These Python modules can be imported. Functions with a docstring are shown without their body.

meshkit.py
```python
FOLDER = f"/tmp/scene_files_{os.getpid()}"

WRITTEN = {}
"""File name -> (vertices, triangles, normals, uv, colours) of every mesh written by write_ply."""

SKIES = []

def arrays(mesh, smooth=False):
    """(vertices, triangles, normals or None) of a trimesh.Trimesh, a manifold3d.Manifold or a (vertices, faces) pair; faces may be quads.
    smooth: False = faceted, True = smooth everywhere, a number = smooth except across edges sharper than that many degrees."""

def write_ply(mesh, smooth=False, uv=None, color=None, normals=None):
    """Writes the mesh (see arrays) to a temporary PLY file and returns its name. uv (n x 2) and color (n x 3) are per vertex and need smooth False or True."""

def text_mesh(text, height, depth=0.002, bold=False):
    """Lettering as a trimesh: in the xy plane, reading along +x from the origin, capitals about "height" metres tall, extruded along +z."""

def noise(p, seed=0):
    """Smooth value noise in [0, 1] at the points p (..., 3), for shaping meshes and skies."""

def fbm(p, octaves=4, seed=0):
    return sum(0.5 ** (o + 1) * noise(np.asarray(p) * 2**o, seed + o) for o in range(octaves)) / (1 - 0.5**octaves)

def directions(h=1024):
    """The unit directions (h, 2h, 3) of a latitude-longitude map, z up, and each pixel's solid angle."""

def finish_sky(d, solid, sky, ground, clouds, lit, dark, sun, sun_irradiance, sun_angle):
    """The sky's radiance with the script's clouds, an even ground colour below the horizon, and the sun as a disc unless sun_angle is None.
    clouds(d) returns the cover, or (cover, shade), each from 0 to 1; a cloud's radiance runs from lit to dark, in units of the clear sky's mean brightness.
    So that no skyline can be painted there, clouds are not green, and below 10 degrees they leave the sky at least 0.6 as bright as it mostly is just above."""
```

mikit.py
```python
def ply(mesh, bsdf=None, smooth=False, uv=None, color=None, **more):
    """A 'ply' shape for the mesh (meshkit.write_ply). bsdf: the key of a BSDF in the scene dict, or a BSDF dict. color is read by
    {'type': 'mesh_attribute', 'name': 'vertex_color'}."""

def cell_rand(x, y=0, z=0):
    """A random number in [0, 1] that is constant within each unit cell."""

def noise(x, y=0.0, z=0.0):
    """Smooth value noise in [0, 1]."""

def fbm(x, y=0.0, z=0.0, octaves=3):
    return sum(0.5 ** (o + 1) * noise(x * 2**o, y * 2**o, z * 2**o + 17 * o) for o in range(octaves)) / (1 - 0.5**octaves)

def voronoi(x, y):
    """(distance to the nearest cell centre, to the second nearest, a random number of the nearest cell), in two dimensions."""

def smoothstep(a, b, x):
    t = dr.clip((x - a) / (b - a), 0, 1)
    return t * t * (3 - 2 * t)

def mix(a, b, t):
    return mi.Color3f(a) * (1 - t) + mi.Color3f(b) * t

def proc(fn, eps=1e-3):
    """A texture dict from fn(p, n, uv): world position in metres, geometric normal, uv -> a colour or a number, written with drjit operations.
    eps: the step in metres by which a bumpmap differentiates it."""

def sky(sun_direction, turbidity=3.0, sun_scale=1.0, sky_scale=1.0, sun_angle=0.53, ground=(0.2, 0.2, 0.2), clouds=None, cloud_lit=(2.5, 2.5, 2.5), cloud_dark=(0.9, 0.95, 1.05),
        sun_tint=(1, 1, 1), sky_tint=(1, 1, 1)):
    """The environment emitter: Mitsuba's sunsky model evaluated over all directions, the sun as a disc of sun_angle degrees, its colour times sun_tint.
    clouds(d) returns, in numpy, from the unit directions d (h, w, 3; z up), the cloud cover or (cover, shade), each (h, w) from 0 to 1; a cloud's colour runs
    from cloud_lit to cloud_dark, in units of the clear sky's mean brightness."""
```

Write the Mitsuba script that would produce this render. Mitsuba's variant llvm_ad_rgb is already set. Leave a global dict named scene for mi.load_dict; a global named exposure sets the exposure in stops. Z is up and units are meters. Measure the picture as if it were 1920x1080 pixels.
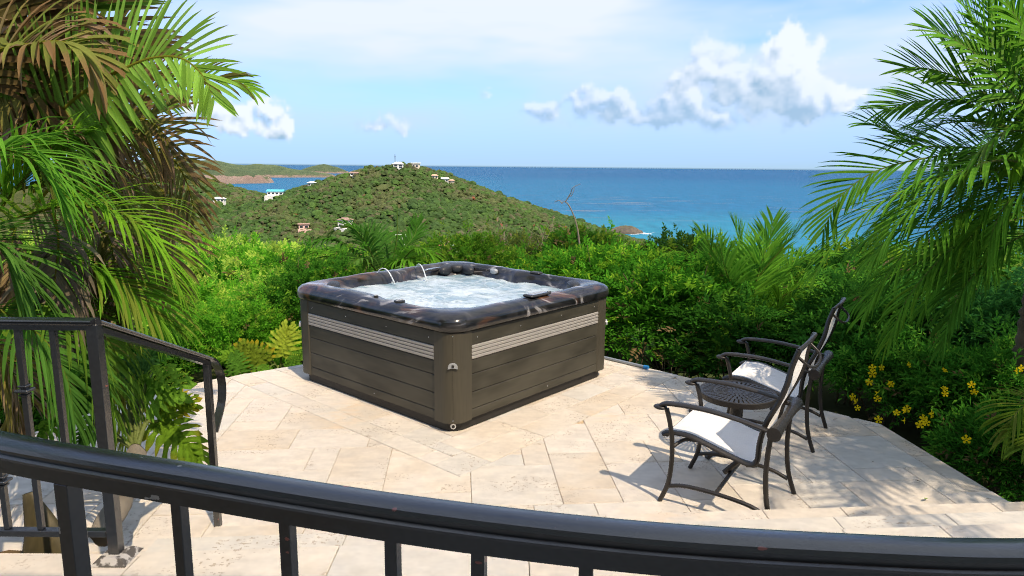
import math
import numpy as np, trimesh, mitsuba as mi, drjit as dr
import shapely
from shapely.geometry import Polygon, box
from shapely import affinity
import mikit, meshkit
from mikit import proc, ply, fbm, noise, voronoi, smoothstep, mix

T = mi.ScalarTransform4f
scene, labels = {}, {}
rng = np.random.default_rng(11)
A = np.array

# ------------------------------------------------------------------ camera, sky, exposure
FOC, PITCH, ROLL, EYE = 1280.0, 0.17561, 0.009676, 2.0374
fw = A([0, math.cos(PITCH), -math.sin(PITCH)]); upc = A([0, math.sin(PITCH), math.cos(PITCH)])
upv = math.cos(ROLL) * upc - math.sin(ROLL) * A([1.0, 0, 0])
eye = A([0, 0, EYE])
scene['camera'] = {'type': 'perspective', 'fov': 2 * math.degrees(math.atan(960 / FOC)), 'fov_axis': 'x', 'near_clip': 0.05, 'far_clip': 4e5,
                   'to_world': T().look_at(origin=eye.tolist(), target=(eye + fw).tolist(), up=upv.tolist())}
SUN = A([0.27, -0.385, 0.62])
exposure = 2.3


def sky_clouds(d):
    az = np.degrees(np.arctan2(d[..., 0], d[..., 1])); el = np.degrees(np.arcsin(np.clip(d[..., 2], -1, 1)))
    P = np.stack([az * 0.035, el * 0.16, az * 0], -1)
    veil = meshkit.fbm(P + 3.1, 5, 4)
    veil2 = meshkit.fbm(np.stack([az * 0.10 + el * .12, el * 0.5 - az * .04, az * 0], -1), 4, 9)
    cover = np.clip((veil - 0.19) * 2.3 + (veil2 - .5) * 1.1, 0, 1) * 0.88
    low = np.exp(-(np.maximum(el, 0) / 5.5) ** 2)
    cover = cover * np.clip(el / 7.0, .12, 1) + .10
    shade = .10 + .62 * low
    cover = cover * (1 - low) + .62 * low
    hz = 0
    for a, e, ra, re in ((18.5, 4.6, 9, 2.6), (6, 4.5, 6.5, 1.9), (-20, 3.4, 6, 1.3), (-9, 3.6, 4.5, 1.0), (60, 6, 14, 3), (-60, 7, 14, 3), (120, 9, 25, 4), (-120, 9, 25, 4)):
        hz = hz + np.exp(-(((az - a + 180) % 360 - 180) / ra) ** 2 - ((el - e) / re) ** 2)
    hz = np.clip(hz * (.25 + 1.5 * (meshkit.fbm(np.stack([az * .35, el * .8, az * 0 + 9], -1), 5, 41) - .2)), 0, 1) * .62
    cover = cover * (1 - hz) + hz * .9
    shade = shade * (1 - hz) + hz * .42
    # cumulus banks: clusters of soft round puffs, finely broken up; the side towards the sun is white
    banks = [(18.4, 4.3, 7.0, 1.5, 52, .62), (17.5, 5.9, 4.8, 1.9, 44, .45), (15.2, 8.0, 1.6, 1.8, 14, .35), (21.6, 7.6, 1.6, 2.2, 18, .0), (20.9, 9.2, .9, 1.0, 6, .0), (24.2, 5.2, 1.8, 1.1, 10, .0),
             (6.0, 4.4, 4.6, 1.4, 36, .66), (6.8, 5.6, 2.4, .9, 12, .5), (11.6, 3.9, 4.4, 1.0, 26, .66), (-1.9, 5.9, .8, .6, 3, .6), (-20.2, 3.0, 3.6, 1.0, 18, .0), (-19.4, 3.9, 1.6, .8, 7, .0), (-23.8, 3.6, 1.6, 1.1, 9, .0),
             (-10.0, 3.3, 2.4, .7, 9, .40), (55, 6, 8, 2.2, 30, .3), (-60, 8, 9, 3, 30, .3), (95, 12, 12, 4, 30, .3), (150, 9, 16, 4, 30, .3), (-120, 11, 16, 5, 30, .3)]
    g = np.random.default_rng(77)
    puffs = []
    for a, e, ra, re, n, sh in banks:
        for _ in range(n):
            u, w = g.uniform(-1, 1), g.random()
            puffs.append((a + ra * u, e + re * (w * 1.6 - .7) * math.sqrt(1 - u * u * .8), (.30 + .38 * g.random()) * min(1.9, .55 + re * .42), sh))

    def field(az, el):
        wx = (meshkit.fbm(np.stack([az * .9, el * .9, az * 0 + 1], -1), 5, 61) - .5) * 2.2
        wy = (meshkit.fbm(np.stack([az * .9, el * .9, az * 0 + 7], -1), 5, 62) - .5) * 1.7
        f, shs, wt = np.zeros_like(az), np.zeros_like(az), np.full_like(az, 1e-6)
        for a, e, r, sh in puffs:
            da = (az + wx - a + 180) % 360 - 180; de = el + wy - e
            q = np.exp(-(da * da + (de * np.where(de < 0, 1.5, 1.0)) ** 2) / (r * r * 1.3))
            f += q; shs += sh * q; wt += q
        return f, shs / wt

    sel = (el > -1) & (el < 22)
    rows = np.nonzero(sel.any(1))[0]; sl = slice(rows[0], rows[-1] + 1)
    f0, sh0 = field(az[sl], el[sl]); f1, _ = field(az[sl] + .45, el[sl] + .55)
    fine = meshkit.fbm(np.stack([az[sl] * 2.6, el[sl] * 3.0, az[sl] * 0], -1), 4, 33) - .5
    m = np.clip((f0 + fine * .95 - .16) / (.85 + 2.2 * np.clip(sh0, 0, .7)), 0, 1); m = m * m * (3 - 2 * m) * np.clip(el[sl] / 2.2, .25, 1) * (1 - .5 * np.clip(sh0, 0, .7))
    t = np.log1p(np.maximum(f0, 0)) - np.log1p(np.maximum(f1, 0))
    sd = np.clip(sh0 * .9 + .10 - .75 * t + fine * .45 - .05 * (el[sl] - 5.0), 0, 1)
    cover[sl] = cover[sl] * (1 - m) + m * .96
    shade[sl] = shade[sl] * (1 - m) + sd * m
    return np.clip(cover, 0, 1), shade


scene['sky'] = mikit.sky(SUN.tolist(), turbidity=3.0, sun_scale=.76, sky_scale=1.55, clouds=sky_clouds, cloud_lit=(1.62, 1.72, 1.86), cloud_dark=(.47, .80, 1.08), sky_tint=(.58, .745, 1.02), ground=(.04, .10, .17), sun_tint=(1, .985, .96))


# ------------------------------------------------------------------ helpers
def nm(v):
    v = np.asarray(v, float)
    return v / np.maximum(np.linalg.norm(v, axis=-1, keepdims=True), 1e-12)


def at(u, v, y):
    """The point at forward distance y that photograph pixel (u, v) shows: used to read places off the photograph."""
    a, b = u - 960, v - 540
    c, s = math.cos(ROLL), math.sin(ROLL)
    a, b = c * a + s * b, -s * a + c * b
    d = A([a / FOC, 0, 0]) - b / FOC * upc + fw
    return eye + d * (y / d[1])


def atz(u, v, z):
    d = at(u, v, 1.0) - eye
    return eye + d * ((z - EYE) / d[2])


_used = {}


def key_for(name):
    n = _used.get(name, -1) + 1
    _used[name] = n
    return name if n == 0 else f'{name}_{n:03d}'


def put(name, mesh, bsdf, parent=None, smooth=False, label=None, cat=None, group=None, kind=None, **kw):
    k = key_for(name if parent is None else parent + '__' + name)
    scene[k] = mesh if isinstance(mesh, dict) else ply(mesh, bsdf, smooth, **kw)
    tag(k, label, cat, group, kind)
    return k


def thing(name, label=None, cat=None, group=None, kind=None):
    k = key_for(name)
    tag(k, label, cat, group, kind)
    return k


def tag(k, label=None, cat=None, group=None, kind=None):
    d = {a: b for a, b in (('label', label), ('category', cat), ('group', group), ('kind', kind)) if b}
    if d:
        labels[k] = d


def cat_meshes(ms):
    vs, fs, cs, n = [], [], [], 0
    for m in ms:
        if len(m[0]) == 0:
            continue
        f = np.asarray(m[1])
        if f.shape[1] == 4:
            f = np.vstack([f[:, [0, 1, 2]], f[:, [0, 2, 3]]])
        vs.append(m[0]); fs.append(f + n); n += len(m[0])
        if len(m) > 2:
            cs.append(m[2])
    return (np.vstack(vs), np.vstack(fs)) + ((np.vstack(cs),) if cs else ())


def putc(name, m, bsdf, parent=None, smooth=True, **kw):
    return put(name, (m[0], m[1]), bsdf, parent, smooth, color=m[2], **kw)


def spline(p, n):
    p = np.asarray(p, float)
    q = np.vstack([2 * p[0] - p[1], p, 2 * p[-1] - p[-2]])
    t = np.linspace(0, len(p) - 1 - 1e-9, n); i = t.astype(int); t = (t - i)[:, None]
    a, b, c, d = q[i], q[i + 1], q[i + 2], q[i + 3]
    return .5 * (2 * b + (c - a) * t + (2 * a - 5 * b + 4 * c - d) * t ** 2 + (3 * b - a - 3 * c + d) * t ** 3)


def frames(p, up):
    t = nm(np.gradient(p, axis=0))
    up = np.broadcast_to(np.asarray(up, float), p.shape)
    s = nm(np.cross(t, up))
    return t, s, np.cross(s, t)


def sweep(p, prof, up=(0, 0, 1), scale=None, cap=True):
    """Sweeps a closed outline (side, up) along the polyline p."""
    p = np.asarray(p, float); prof = np.asarray(prof, float)
    if np.sum(prof[:, 0] * np.roll(prof[:, 1], -1) - prof[:, 1] * np.roll(prof[:, 0], -1)) < 0:
        prof = prof[::-1]
    t, s, u = frames(p, up)
    sc = np.ones(len(p)) if scale is None else np.broadcast_to(scale, (len(p),))
    v = p[:, None] + (prof[None, :, :1] * s[:, None] + prof[None, :, 1:] * u[:, None]) * sc[:, None, None]
    n, m = len(p), len(prof)
    i, j = np.meshgrid(np.arange(n - 1), np.arange(m), indexing='ij')
    a, b = i * m + j, i * m + (j + 1) % m
    f = np.stack([a, b, b + m, a + m], -1).reshape(-1, 4)
    v = v.reshape(-1, 3); f = np.vstack([f[:, [0, 2, 1]], f[:, [0, 3, 2]]])
    if cap:
        v = np.vstack([v, p[:1], p[-1:]])
        k = np.arange(m)
        f = np.vstack([f, np.stack([k, (k + 1) % m, k * 0 + n * m], 1), np.stack([(k + 1) % m + (n - 1) * m, k + (n - 1) * m, k * 0 + n * m + 1], 1)])
    return v, f


def tube(p, r, sides=8, up=(0, 0, 1), n=None, ry=None, cap=True):
    p = spline(p, n) if n else np.asarray(p, float)
    a = np.arange(sides) * 2 * np.pi / sides + np.pi / sides
    r = np.asarray(r, float)
    prof = np.stack([np.cos(a), np.sin(a) * ((ry or 1) if ry is None else ry / float(np.mean(r)))], 1)
    rr = np.interp(np.linspace(0, 1, len(p)), np.linspace(0, 1, r.size), r.ravel()) if r.size > 1 else float(r)
    return sweep(p, prof, up, rr, cap)


def rbox(lo, hi, r=.003):
    """A box with chamfered edges."""
    lo, hi = np.minimum(lo, hi).astype(float), np.maximum(lo, hi).astype(float)
    r = min(r, .45 * float((hi - lo).min()))
    pts = []
    for c in np.ndindex(2, 2, 2):
        c = A(c); p = np.where(c == 1, hi, lo); s = np.where(c == 1, -1, 1)
        for k in range(3):
            q = p + s * r; q[k] = p[k]; pts.append(q)
    m = trimesh.convex.convex_hull(A(pts))
    return A(m.vertices), A(m.faces)


def place(m, M):
    return (m[0] @ M[:3, :3].T + M[:3, 3],) + tuple(m[1:])


def mat(x=0, y=0, z=0, rz=0.0):
    c, s = math.cos(rz), math.sin(rz)
    return A([[c, -s, 0, x], [s, c, 0, y], [0, 0, 1, z], [0, 0, 0, 1.0]])


def slab(poly, z0, z1, b=.003):
    """A convex stone: flat, with a small chamfer round its top."""
    g = shapely.geometry.polygon.orient(poly.simplify(.002))
    o = A(g.exterior.coords)[:-1]
    i = g.buffer(-b, join_style=2)
    if i.is_empty or i.geom_type != 'Polygon':
        return None
    i = A(shapely.geometry.polygon.orient(i).exterior.coords)[:-1]
    if len(i) != len(o):
        c = o.mean(0); i = c + (o - c) * (1 - b / max(1e-6, np.linalg.norm(o - c, axis=1).mean()))
    else:
        k = np.argmin([np.linalg.norm(np.roll(i, -r, 0) - o) for r in range(len(o))]); i = np.roll(i, -k, 0)
    n = len(o); k = np.arange(n); k1 = (k + 1) % n
    v = np.vstack([np.c_[o, np.full(n, z0)], np.c_[o, np.full(n, z1 - b)], np.c_[i, np.full(n, z1)], [[*i.mean(0), z1]]])
    f = [np.stack([k, k1, k1 + n], 1), np.stack([k, k1 + n, k + n], 1), np.stack([k + n, k1 + n, k1 + 2 * n], 1), np.stack([k + n, k1 + 2 * n, k + 2 * n], 1),
         np.stack([k + 2 * n, k1 + 2 * n, k * 0 + 3 * n], 1)]
    return v, np.vstack(f)


def prism(poly, z0, z1):
    m = trimesh.creation.extrude_polygon(poly, z1 - z0, engine='earcut')
    return A(m.vertices) + [0, 0, z0], A(m.faces)


# ------------------------------------------------------------------ materials
def M(k, **kw):
    scene[k] = {'type': 'principled', **{a: ({'type': 'rgb', 'value': list(b)} if isinstance(b, tuple) else b) for a, b in kw.items()}}
    return k


def two(k, inner):
    scene[k] = {'type': 'twosided', 'bsdf': inner}
    return k


VC = {'type': 'mesh_attribute', 'name': 'vertex_color'}
scene['leaf'] = {'type': 'principledthin', 'base_color': VC, 'roughness': .42, 'spec_trans': 0.0, 'diff_trans': 1.0, 'eta': 1.42}
scene['leaf_glossy'] = {'type': 'principledthin', 'base_color': VC, 'roughness': .28, 'spec_trans': 0.0, 'diff_trans': .7, 'eta': 1.5}
two('painted', {'type': 'principled', 'base_color': VC, 'roughness': .8, 'specular': .25})
two('stem', {'type': 'principled', 'base_color': VC, 'roughness': .7, 'specular': .3})


def stone_col(p, n, uv):
    r, r2 = uv.x, uv.y
    x, y, z = p.x + r * 37, p.y + r2 * 23, p.z
    a = fbm(x * 2.2, y * 2.2 + z * 3, r * 9, 4)
    b = fbm(x * 9 + a * 3, y * 24, z * 20, 3)
    c = fbm(x * 40, y * 40, z * 40, 2)
    base = mix((.585, .535, .46), (.565, .49, .39), smoothstep(.38, .75, a))
    base = mix(base, (.59, .545, .48), smoothstep(.45, .8, r))
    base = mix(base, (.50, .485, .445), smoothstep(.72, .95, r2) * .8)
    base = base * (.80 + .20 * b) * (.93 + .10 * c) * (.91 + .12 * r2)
    stain = smoothstep(.60, .80, fbm(p.x * 1.1 + 4, p.y * 1.1, 2, 4))
    base = mix(base, (.47, .32, .17), stain * .30 * smoothstep(.35, .7, b))
    pit = smoothstep(.74, .82, noise(x * 70, y * 110, z * 60)) * smoothstep(.54, .70, fbm(x * 4, y * 4, 3.0, 2))
    return mix(base, (.26, .20, .14), pit * .6)


def stone_h(p, n, uv):
    x, y = p.x + uv.x * 37, p.y + uv.y * 23
    pit = smoothstep(.74, .82, noise(x * 70, y * 110, p.z * 60)) * smoothstep(.54, .70, fbm(x * 4, y * 4, 3.0, 2))
    return fbm(x * 14, y * 14, p.z * 14, 3) * .9 - pit * 1.1


scene['stone'] = {'type': 'bumpmap', 'arbitrary': {'type': 'principled', 'base_color': proc(stone_col), 'roughness': .62, 'specular': .35}, 'tex': proc(stone_h, 2e-3), 'scale': .0018}
M('grout', base_color=(.40, .30, .19), roughness=.95)


def soil_c(p, n, uv):
    a = fbm(p.x * 6, p.y * 6, p.z * 6, 4)
    return mix((.05, .035, .02), (.13, .09, .05), a)


M('soil', base_color=proc(soil_c), roughness=1.0, specular=.1)


def iron_c(p, n, uv):
    a = fbm(p.x * 60, p.y * 60, p.z * 60, 3)
    chip = smoothstep(.792, .80, fbm(p.x * 26 + 3, p.y * 26, p.z * 34, 3))
    c = mix((.003, .004, .006), (.009, .011, .015), a)
    return mix(c, mix((.30, .07, .05), (.45, .42, .40), smoothstep(.5, .55, noise(p.x * 3, p.y * 3, 1.0))), chip * .75)


def iron_r(p, n, uv):
    return .16 + .20 * fbm(p.x * 14, p.y * 50, p.z * 50, 3)


M('iron', base_color=proc(iron_c), roughness=proc(iron_r), specular=1.0, clearcoat=1.0, clearcoat_gloss=.9)
M('plate', base_color=proc(lambda p, n, uv: mix((.06, .055, .05), (.34, .33, .32), smoothstep(.45, .6, fbm(p.x * 45, p.y * 45, p.z * 45, 3)))), roughness=.75)


def cab_c(p, n, uv):
    s = fbm(p.z * 160, (p.x + p.y) * 4, (p.x - p.y) * 4, 3)
    w = fbm(p.x * 2.5, p.y * 2.5, p.z * 6, 3)
    return mix((.024, .0225, .0155), (.058, .054, .040), .35 * s + .65 * smoothstep(.3, .7, w))


M('cabinet', base_color=proc(cab_c), roughness=.52, specular=.4)
M('cabinet_post', base_color=proc(lambda p, n, uv: mix((.042, .038, .026), (.060, .054, .039), fbm((p.x + p.y) * 120, (p.x - p.y) * 120, p.z * 5, 3))), roughness=.5, specular=.4)
M('slat_grey', base_color=proc(lambda p, n, uv: mix((.25, .24, .225), (.31, .30, .28), fbm(p.x * 6, p.y * 6, p.z * 200, 3))), roughness=.42, specular=.5)
M('black_plastic', base_color=(.018, .018, .018), roughness=.45)
M('base_plastic', base_color=(.012, .011, .010), roughness=.6)
M('pillow_grey', base_color=(.02, .022, .026), roughness=.5, specular=.5)
M('chrome', base_color=(.72, .73, .75), metallic=1.0, roughness=.12)
M('grey_badge', base_color=(.34, .36, .38), metallic=.3, roughness=.35)


def shell_c(p, n, uv):
    q = fbm(p.x * 2.2, p.y * 2.2, p.z * 3 + 4, 3) * 2.0
    lx, ly = p.x * .657 + p.y * .754, p.x * -.754 + p.y * .657
    a = fbm(lx * 2.6 + q * 1.4, ly * 2.6 - q * 1.2, p.z * 4 + q, 4)
    d = fbm(lx * 11 + ly * 9 + p.z * 9 + q * 5, lx * 3.5 - ly * 3.5 + q * 3, p.z * 5, 4)
    c = mix((.007, .008, .010), (.032, .031, .033), smoothstep(.3, .7, d))
    side = fbm(p.x * 1.1 + 9, p.y * 1.1, p.z, 2)
    c = mix(c, (.10, .044, .022), smoothstep(.50, .68, a) * smoothstep(.30, .52, side) * smoothstep(.30, .62, d) * .9)
    wisp = smoothstep(.57, .72, d) * smoothstep(.42, .62, fbm(lx * 3 + 5, ly * 3, p.z * 3 + q, 3))
    return mix(c, (.34, .34, .35), wisp * .8)


M('shell', base_color=proc(shell_c), roughness=.14, specular=.5, clearcoat=.5, clearcoat_gloss=.96)


def foam(p):
    q = fbm(p.x * 3.0, p.y * 3.0, 1.0, 3) * 2.4
    a = fbm(p.x * 4 + q * 1.5, p.y * 4 - q, 2.0, 4)
    b = fbm(p.x * 16 + q * 3, p.y * 16, 5.0, 4)
    r = 1 - dr.abs(fbm(p.x * 5.5 - q * 2, p.y * 5.5 + q * 1.2, 8.0, 4) - .5) * 5
    return dr.clip(smoothstep(.32, .66, a) * .75 + smoothstep(.45, .9, r) * .5, 0, 1) * (.72 + .36 * b)


def water_c(p, n, uv):
    return mix((.19, .275, .325), (.45, .52, .565), dr.clip(foam(p), 0, 1))


def water_h(p, n, uv):
    return foam(p) + .5 * fbm(p.x * 30, p.y * 30, 3.0, 3)


scene['tub_water'] = {'type': 'bumpmap', 'arbitrary': {'type': 'principled', 'base_color': proc(water_c), 'roughness': .14, 'specular': .5}, 'tex': proc(water_h, 3e-3), 'scale': .011}
scene['clear_water'] = {'type': 'principled', 'base_color': {'type': 'rgb', 'value': [.9, .94, .96]}, 'roughness': .15, 'specular': .7, 'spec_trans': .35, 'eta': 1.33} if False else {'type': 'principled', 'base_color': {'type': 'rgb', 'value': [.50, .55, .58]}, 'roughness': .12, 'specular': .8}
M('chair_metal', base_color=proc(lambda p, n, uv: mix((.010, .009, .0082), (.019, .0165, .015), fbm(p.x * 150, p.y * 150, p.z * 150, 2))), roughness=.42, specular=.5)


def sling_c(p, n, uv):
    w = .5 + .25 * dr.sin(uv.x * 900) + .25 * dr.sin(uv.y * 900)
    return mix((.70, .69, .67), (.80, .79, .77), w) * (.95 + .08 * fbm(p.x * 8, p.y * 8, p.z * 8, 3))


scene['sling'] = {'type': 'principledthin', 'base_color': proc(sling_c), 'roughness': .7, 'spec_trans': 0.0, 'diff_trans': .35, 'eta': 1.3}
M('pole_grey', base_color=(.32, .36, .40), metallic=.5, roughness=.35)
M('blue_plastic', base_color=(.02, .20, .50), roughness=.4)
M('house_white', base_color=(.72, .71, .68), roughness=.8)
M('house_cream', base_color=(.66, .58, .46), roughness=.8)
M('house_pink', base_color=(.62, .42, .36), roughness=.8)
M('roof_white', base_color=(.78, .78, .76), roughness=.7)
M('roof_turquoise', base_color=(.09, .45, .52), roughness=.6)
M('roof_brown', base_color=(.30, .20, .16), roughness=.8)
M('roof_red', base_color=(.48, .14, .10), roughness=.8)
M('roof_green', base_color=(.42, .55, .48), roughness=.7)
M('roof_peach', base_color=(.62, .40, .28), roughness=.8)
M('window_dark', base_color=(.03, .04, .05), roughness=.2, specular=.8)
M('render_wall', base_color=proc(lambda p, n, uv: mix((.62, .58, .50), (.70, .66, .58), fbm(p.x * 3, p.y * 3, p.z * 3, 4))), roughness=.9)

# ------------------------------------------------------------------ terrain, sea, far land
SEA = -93.0


def seg_ridge(x, y, pts, k, sharp=12.0):
    """Height of a ridge: along the polyline pts (x, y, z, slope factor) and falling off by k per metre beside it."""
    best = np.full(np.shape(x), -1e3)
    for (x0, y0, z0), (x1, y1, z1) in zip(pts[:-1], pts[1:]):
        dx, dy = x1 - x0, y1 - y0
        t = np.clip(((x - x0) * dx + (y - y0) * dy) / (dx * dx + dy * dy), 0, 1)
        dd = np.hypot(x - x0 - t * dx, y - y0 - t * dy)
        best = np.maximum(best, z0 + t * (z1 - z0) - k * (np.sqrt(dd * dd + sharp * sharp) - sharp))
    return best


RIDGE = [(-440, 800, 6), (-330, 720, -16), (-281, 680, -22), (-249, 655, -26), (-212, 640, -27), (-180, 640, -16), (-150, 642, -5), (-128, 645, 1.0), (-109, 650, 3.0), (-92, 662, -1), (-62, 720, -20), (-6, 800, -52), (45, 890, -92), (90, 950, -115)]
SPURS = [[(-109, 650, 2), (-85, 560, -24), (-60, 470, -48)], [(-180, 640, -16), (-170, 560, -36), (-150, 480, -55)], [(-300, 690, -20), (-270, 560, -34), (-240, 430, -50)], [(-62, 720, -17), (-20, 620, -52), (10, 540, -70)]]


def near_slope(x, y):
    ex = np.maximum(np.abs(x + .2) - 4.2, 0); ey = np.maximum(y - 6.5, 0)
    d = np.hypot(ex, ey)
    side = np.where(x < 0, .16, .30)
    d2 = np.hypot(ex * np.where(x < 0, .5, .8), ey)
    z = -.45 - d2 * .27 * smooth(d2, 0, 5) - np.maximum(d2 - 60, 0) * .04
    return np.maximum(z, -53 - .07 * np.maximum(x + 40, 0)) + np.clip(d, 0, 4) * .1 * (meshkit.fbm(np.stack([x * .3, y * .3, x * 0], -1), 3, 3) - .5)


def smooth(x, a, b):
    t = np.clip((x - a) / (b - a), 0, 1)
    return t * t * (3 - 2 * t)


def ground_z(x, y):
    x, y = np.asarray(x, float), np.asarray(y, float)
    h = seg_ridge(x, y, RIDGE, .34)
    for s in SPURS:
        h = np.maximum(h, seg_ridge(x, y, s, .36, 30))
    n = meshkit.fbm(np.stack([x * .012, y * .012, x * 0], -1), 4, 5) - .5
    h = h + n * 14 * smooth(np.hypot(x, y), 150, 400)
    shore = np.where(y > 930, SEA - 8, -400)
    return np.maximum(np.maximum(h, near_slope(x, y) - smooth(y, 450, 900) * 80), SEA - 12)


def grid_mesh(xs, ys, fz):
    X, Y = np.meshgrid(xs, ys); Z = fz(X, Y)
    n, m = len(xs), len(ys)
    i, j = np.meshgrid(np.arange(m - 1), np.arange(n - 1), indexing='ij'); a = i * n + j
    f = np.stack([a, a + 1, a + n + 1, a + n], -1).reshape(-1, 4)
    return np.stack([X, Y, Z], -1).reshape(-1, 3), np.vstack([f[:, [0, 1, 2]], f[:, [0, 2, 3]]])


def cluster(lo, hi, n, c, p=2.2):
    t = np.linspace(-1, 1, n); s = np.sign(t) * np.abs(t) ** p
    return np.where(s < 0, c + s * (c - lo), c + s * (hi - c))


def hill_c(p, n, uv):
    a = fbm(p.x * .02, p.y * .02, p.z * .02, 3)
    b = fbm(p.x * .22, p.y * .22, p.z * .22, 3)
    c = mix((.022, .040, .012), (.085, .085, .034), b)
    return mix(c, (.12, .10, .055), smoothstep(.58, .75, a) * .6)


M('hill', base_color=proc(hill_c), roughness=1.0, specular=.05)
put('hillside_ground', grid_mesh(cluster(-1100, 900, 190, 0), cluster(-80, 1150, 230, 20, 2.0), ground_z), 'hill', smooth=True, kind='structure', label='green hillside falling away below the terrace to the valley and rising to the far hill')


def far_c(p, n, uv):
    a = fbm(p.x * .006, p.y * .006, p.z * .02, 4)
    b = fbm(p.x * .03, p.y * .03, p.z * .03, 3)
    g = mix((.045, .075, .045), (.10, .125, .065), b)
    rock = mix((.23, .145, .115), (.30, .235, .20), b)
    steep = 1 - smoothstep(.50, .72, n.z + (a - .5) * .35)
    low = 1 - smoothstep(-86.0, -68.0, p.z + (b - .5) * 26)
    return mix(mix(g, rock, steep * .95), (.22, .17, .14), low * .75)


M('far_land', base_color=proc(far_c), roughness=1.0, specular=.05)


M('islet_rock', base_color=proc(lambda p, n, uv: mix(mix((.045, .038, .03), (.17, .14, .11), fbm(p.x * .25, p.y * .25, p.z * .35, 4)), (.085, .095, .035), smoothstep(.80, .93, n.z) * smoothstep(-90.0, -86.5, p.z))), roughness=.9)


def land(name, pts, k, sharp, nscale, namp, xs, ys, label, seed=1, cliff=None):
    def fz(x, y):
        wob = (meshkit.fbm(np.stack([x * nscale, y * nscale, x * 0], -1), 5, seed) - .5) * namp
        h = seg_ridge(x, y, pts, k, sharp) + wob
        if cliff:
            h = np.where(h < SEA + cliff, SEA + cliff - (SEA + cliff - h) * 4.5, h)
        return np.maximum(h, SEA - 15)
    put(name, grid_mesh(np.linspace(*xs), np.linspace(*ys), fz), 'islet_rock' if name == 'rocky_islet' else 'far_land', smooth=35, kind='structure', label=label)


def rg(*a):
    """Ridge points from (u, v, distance)."""
    return [tuple(at(u, v, y)) for u, v, y in a]


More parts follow.
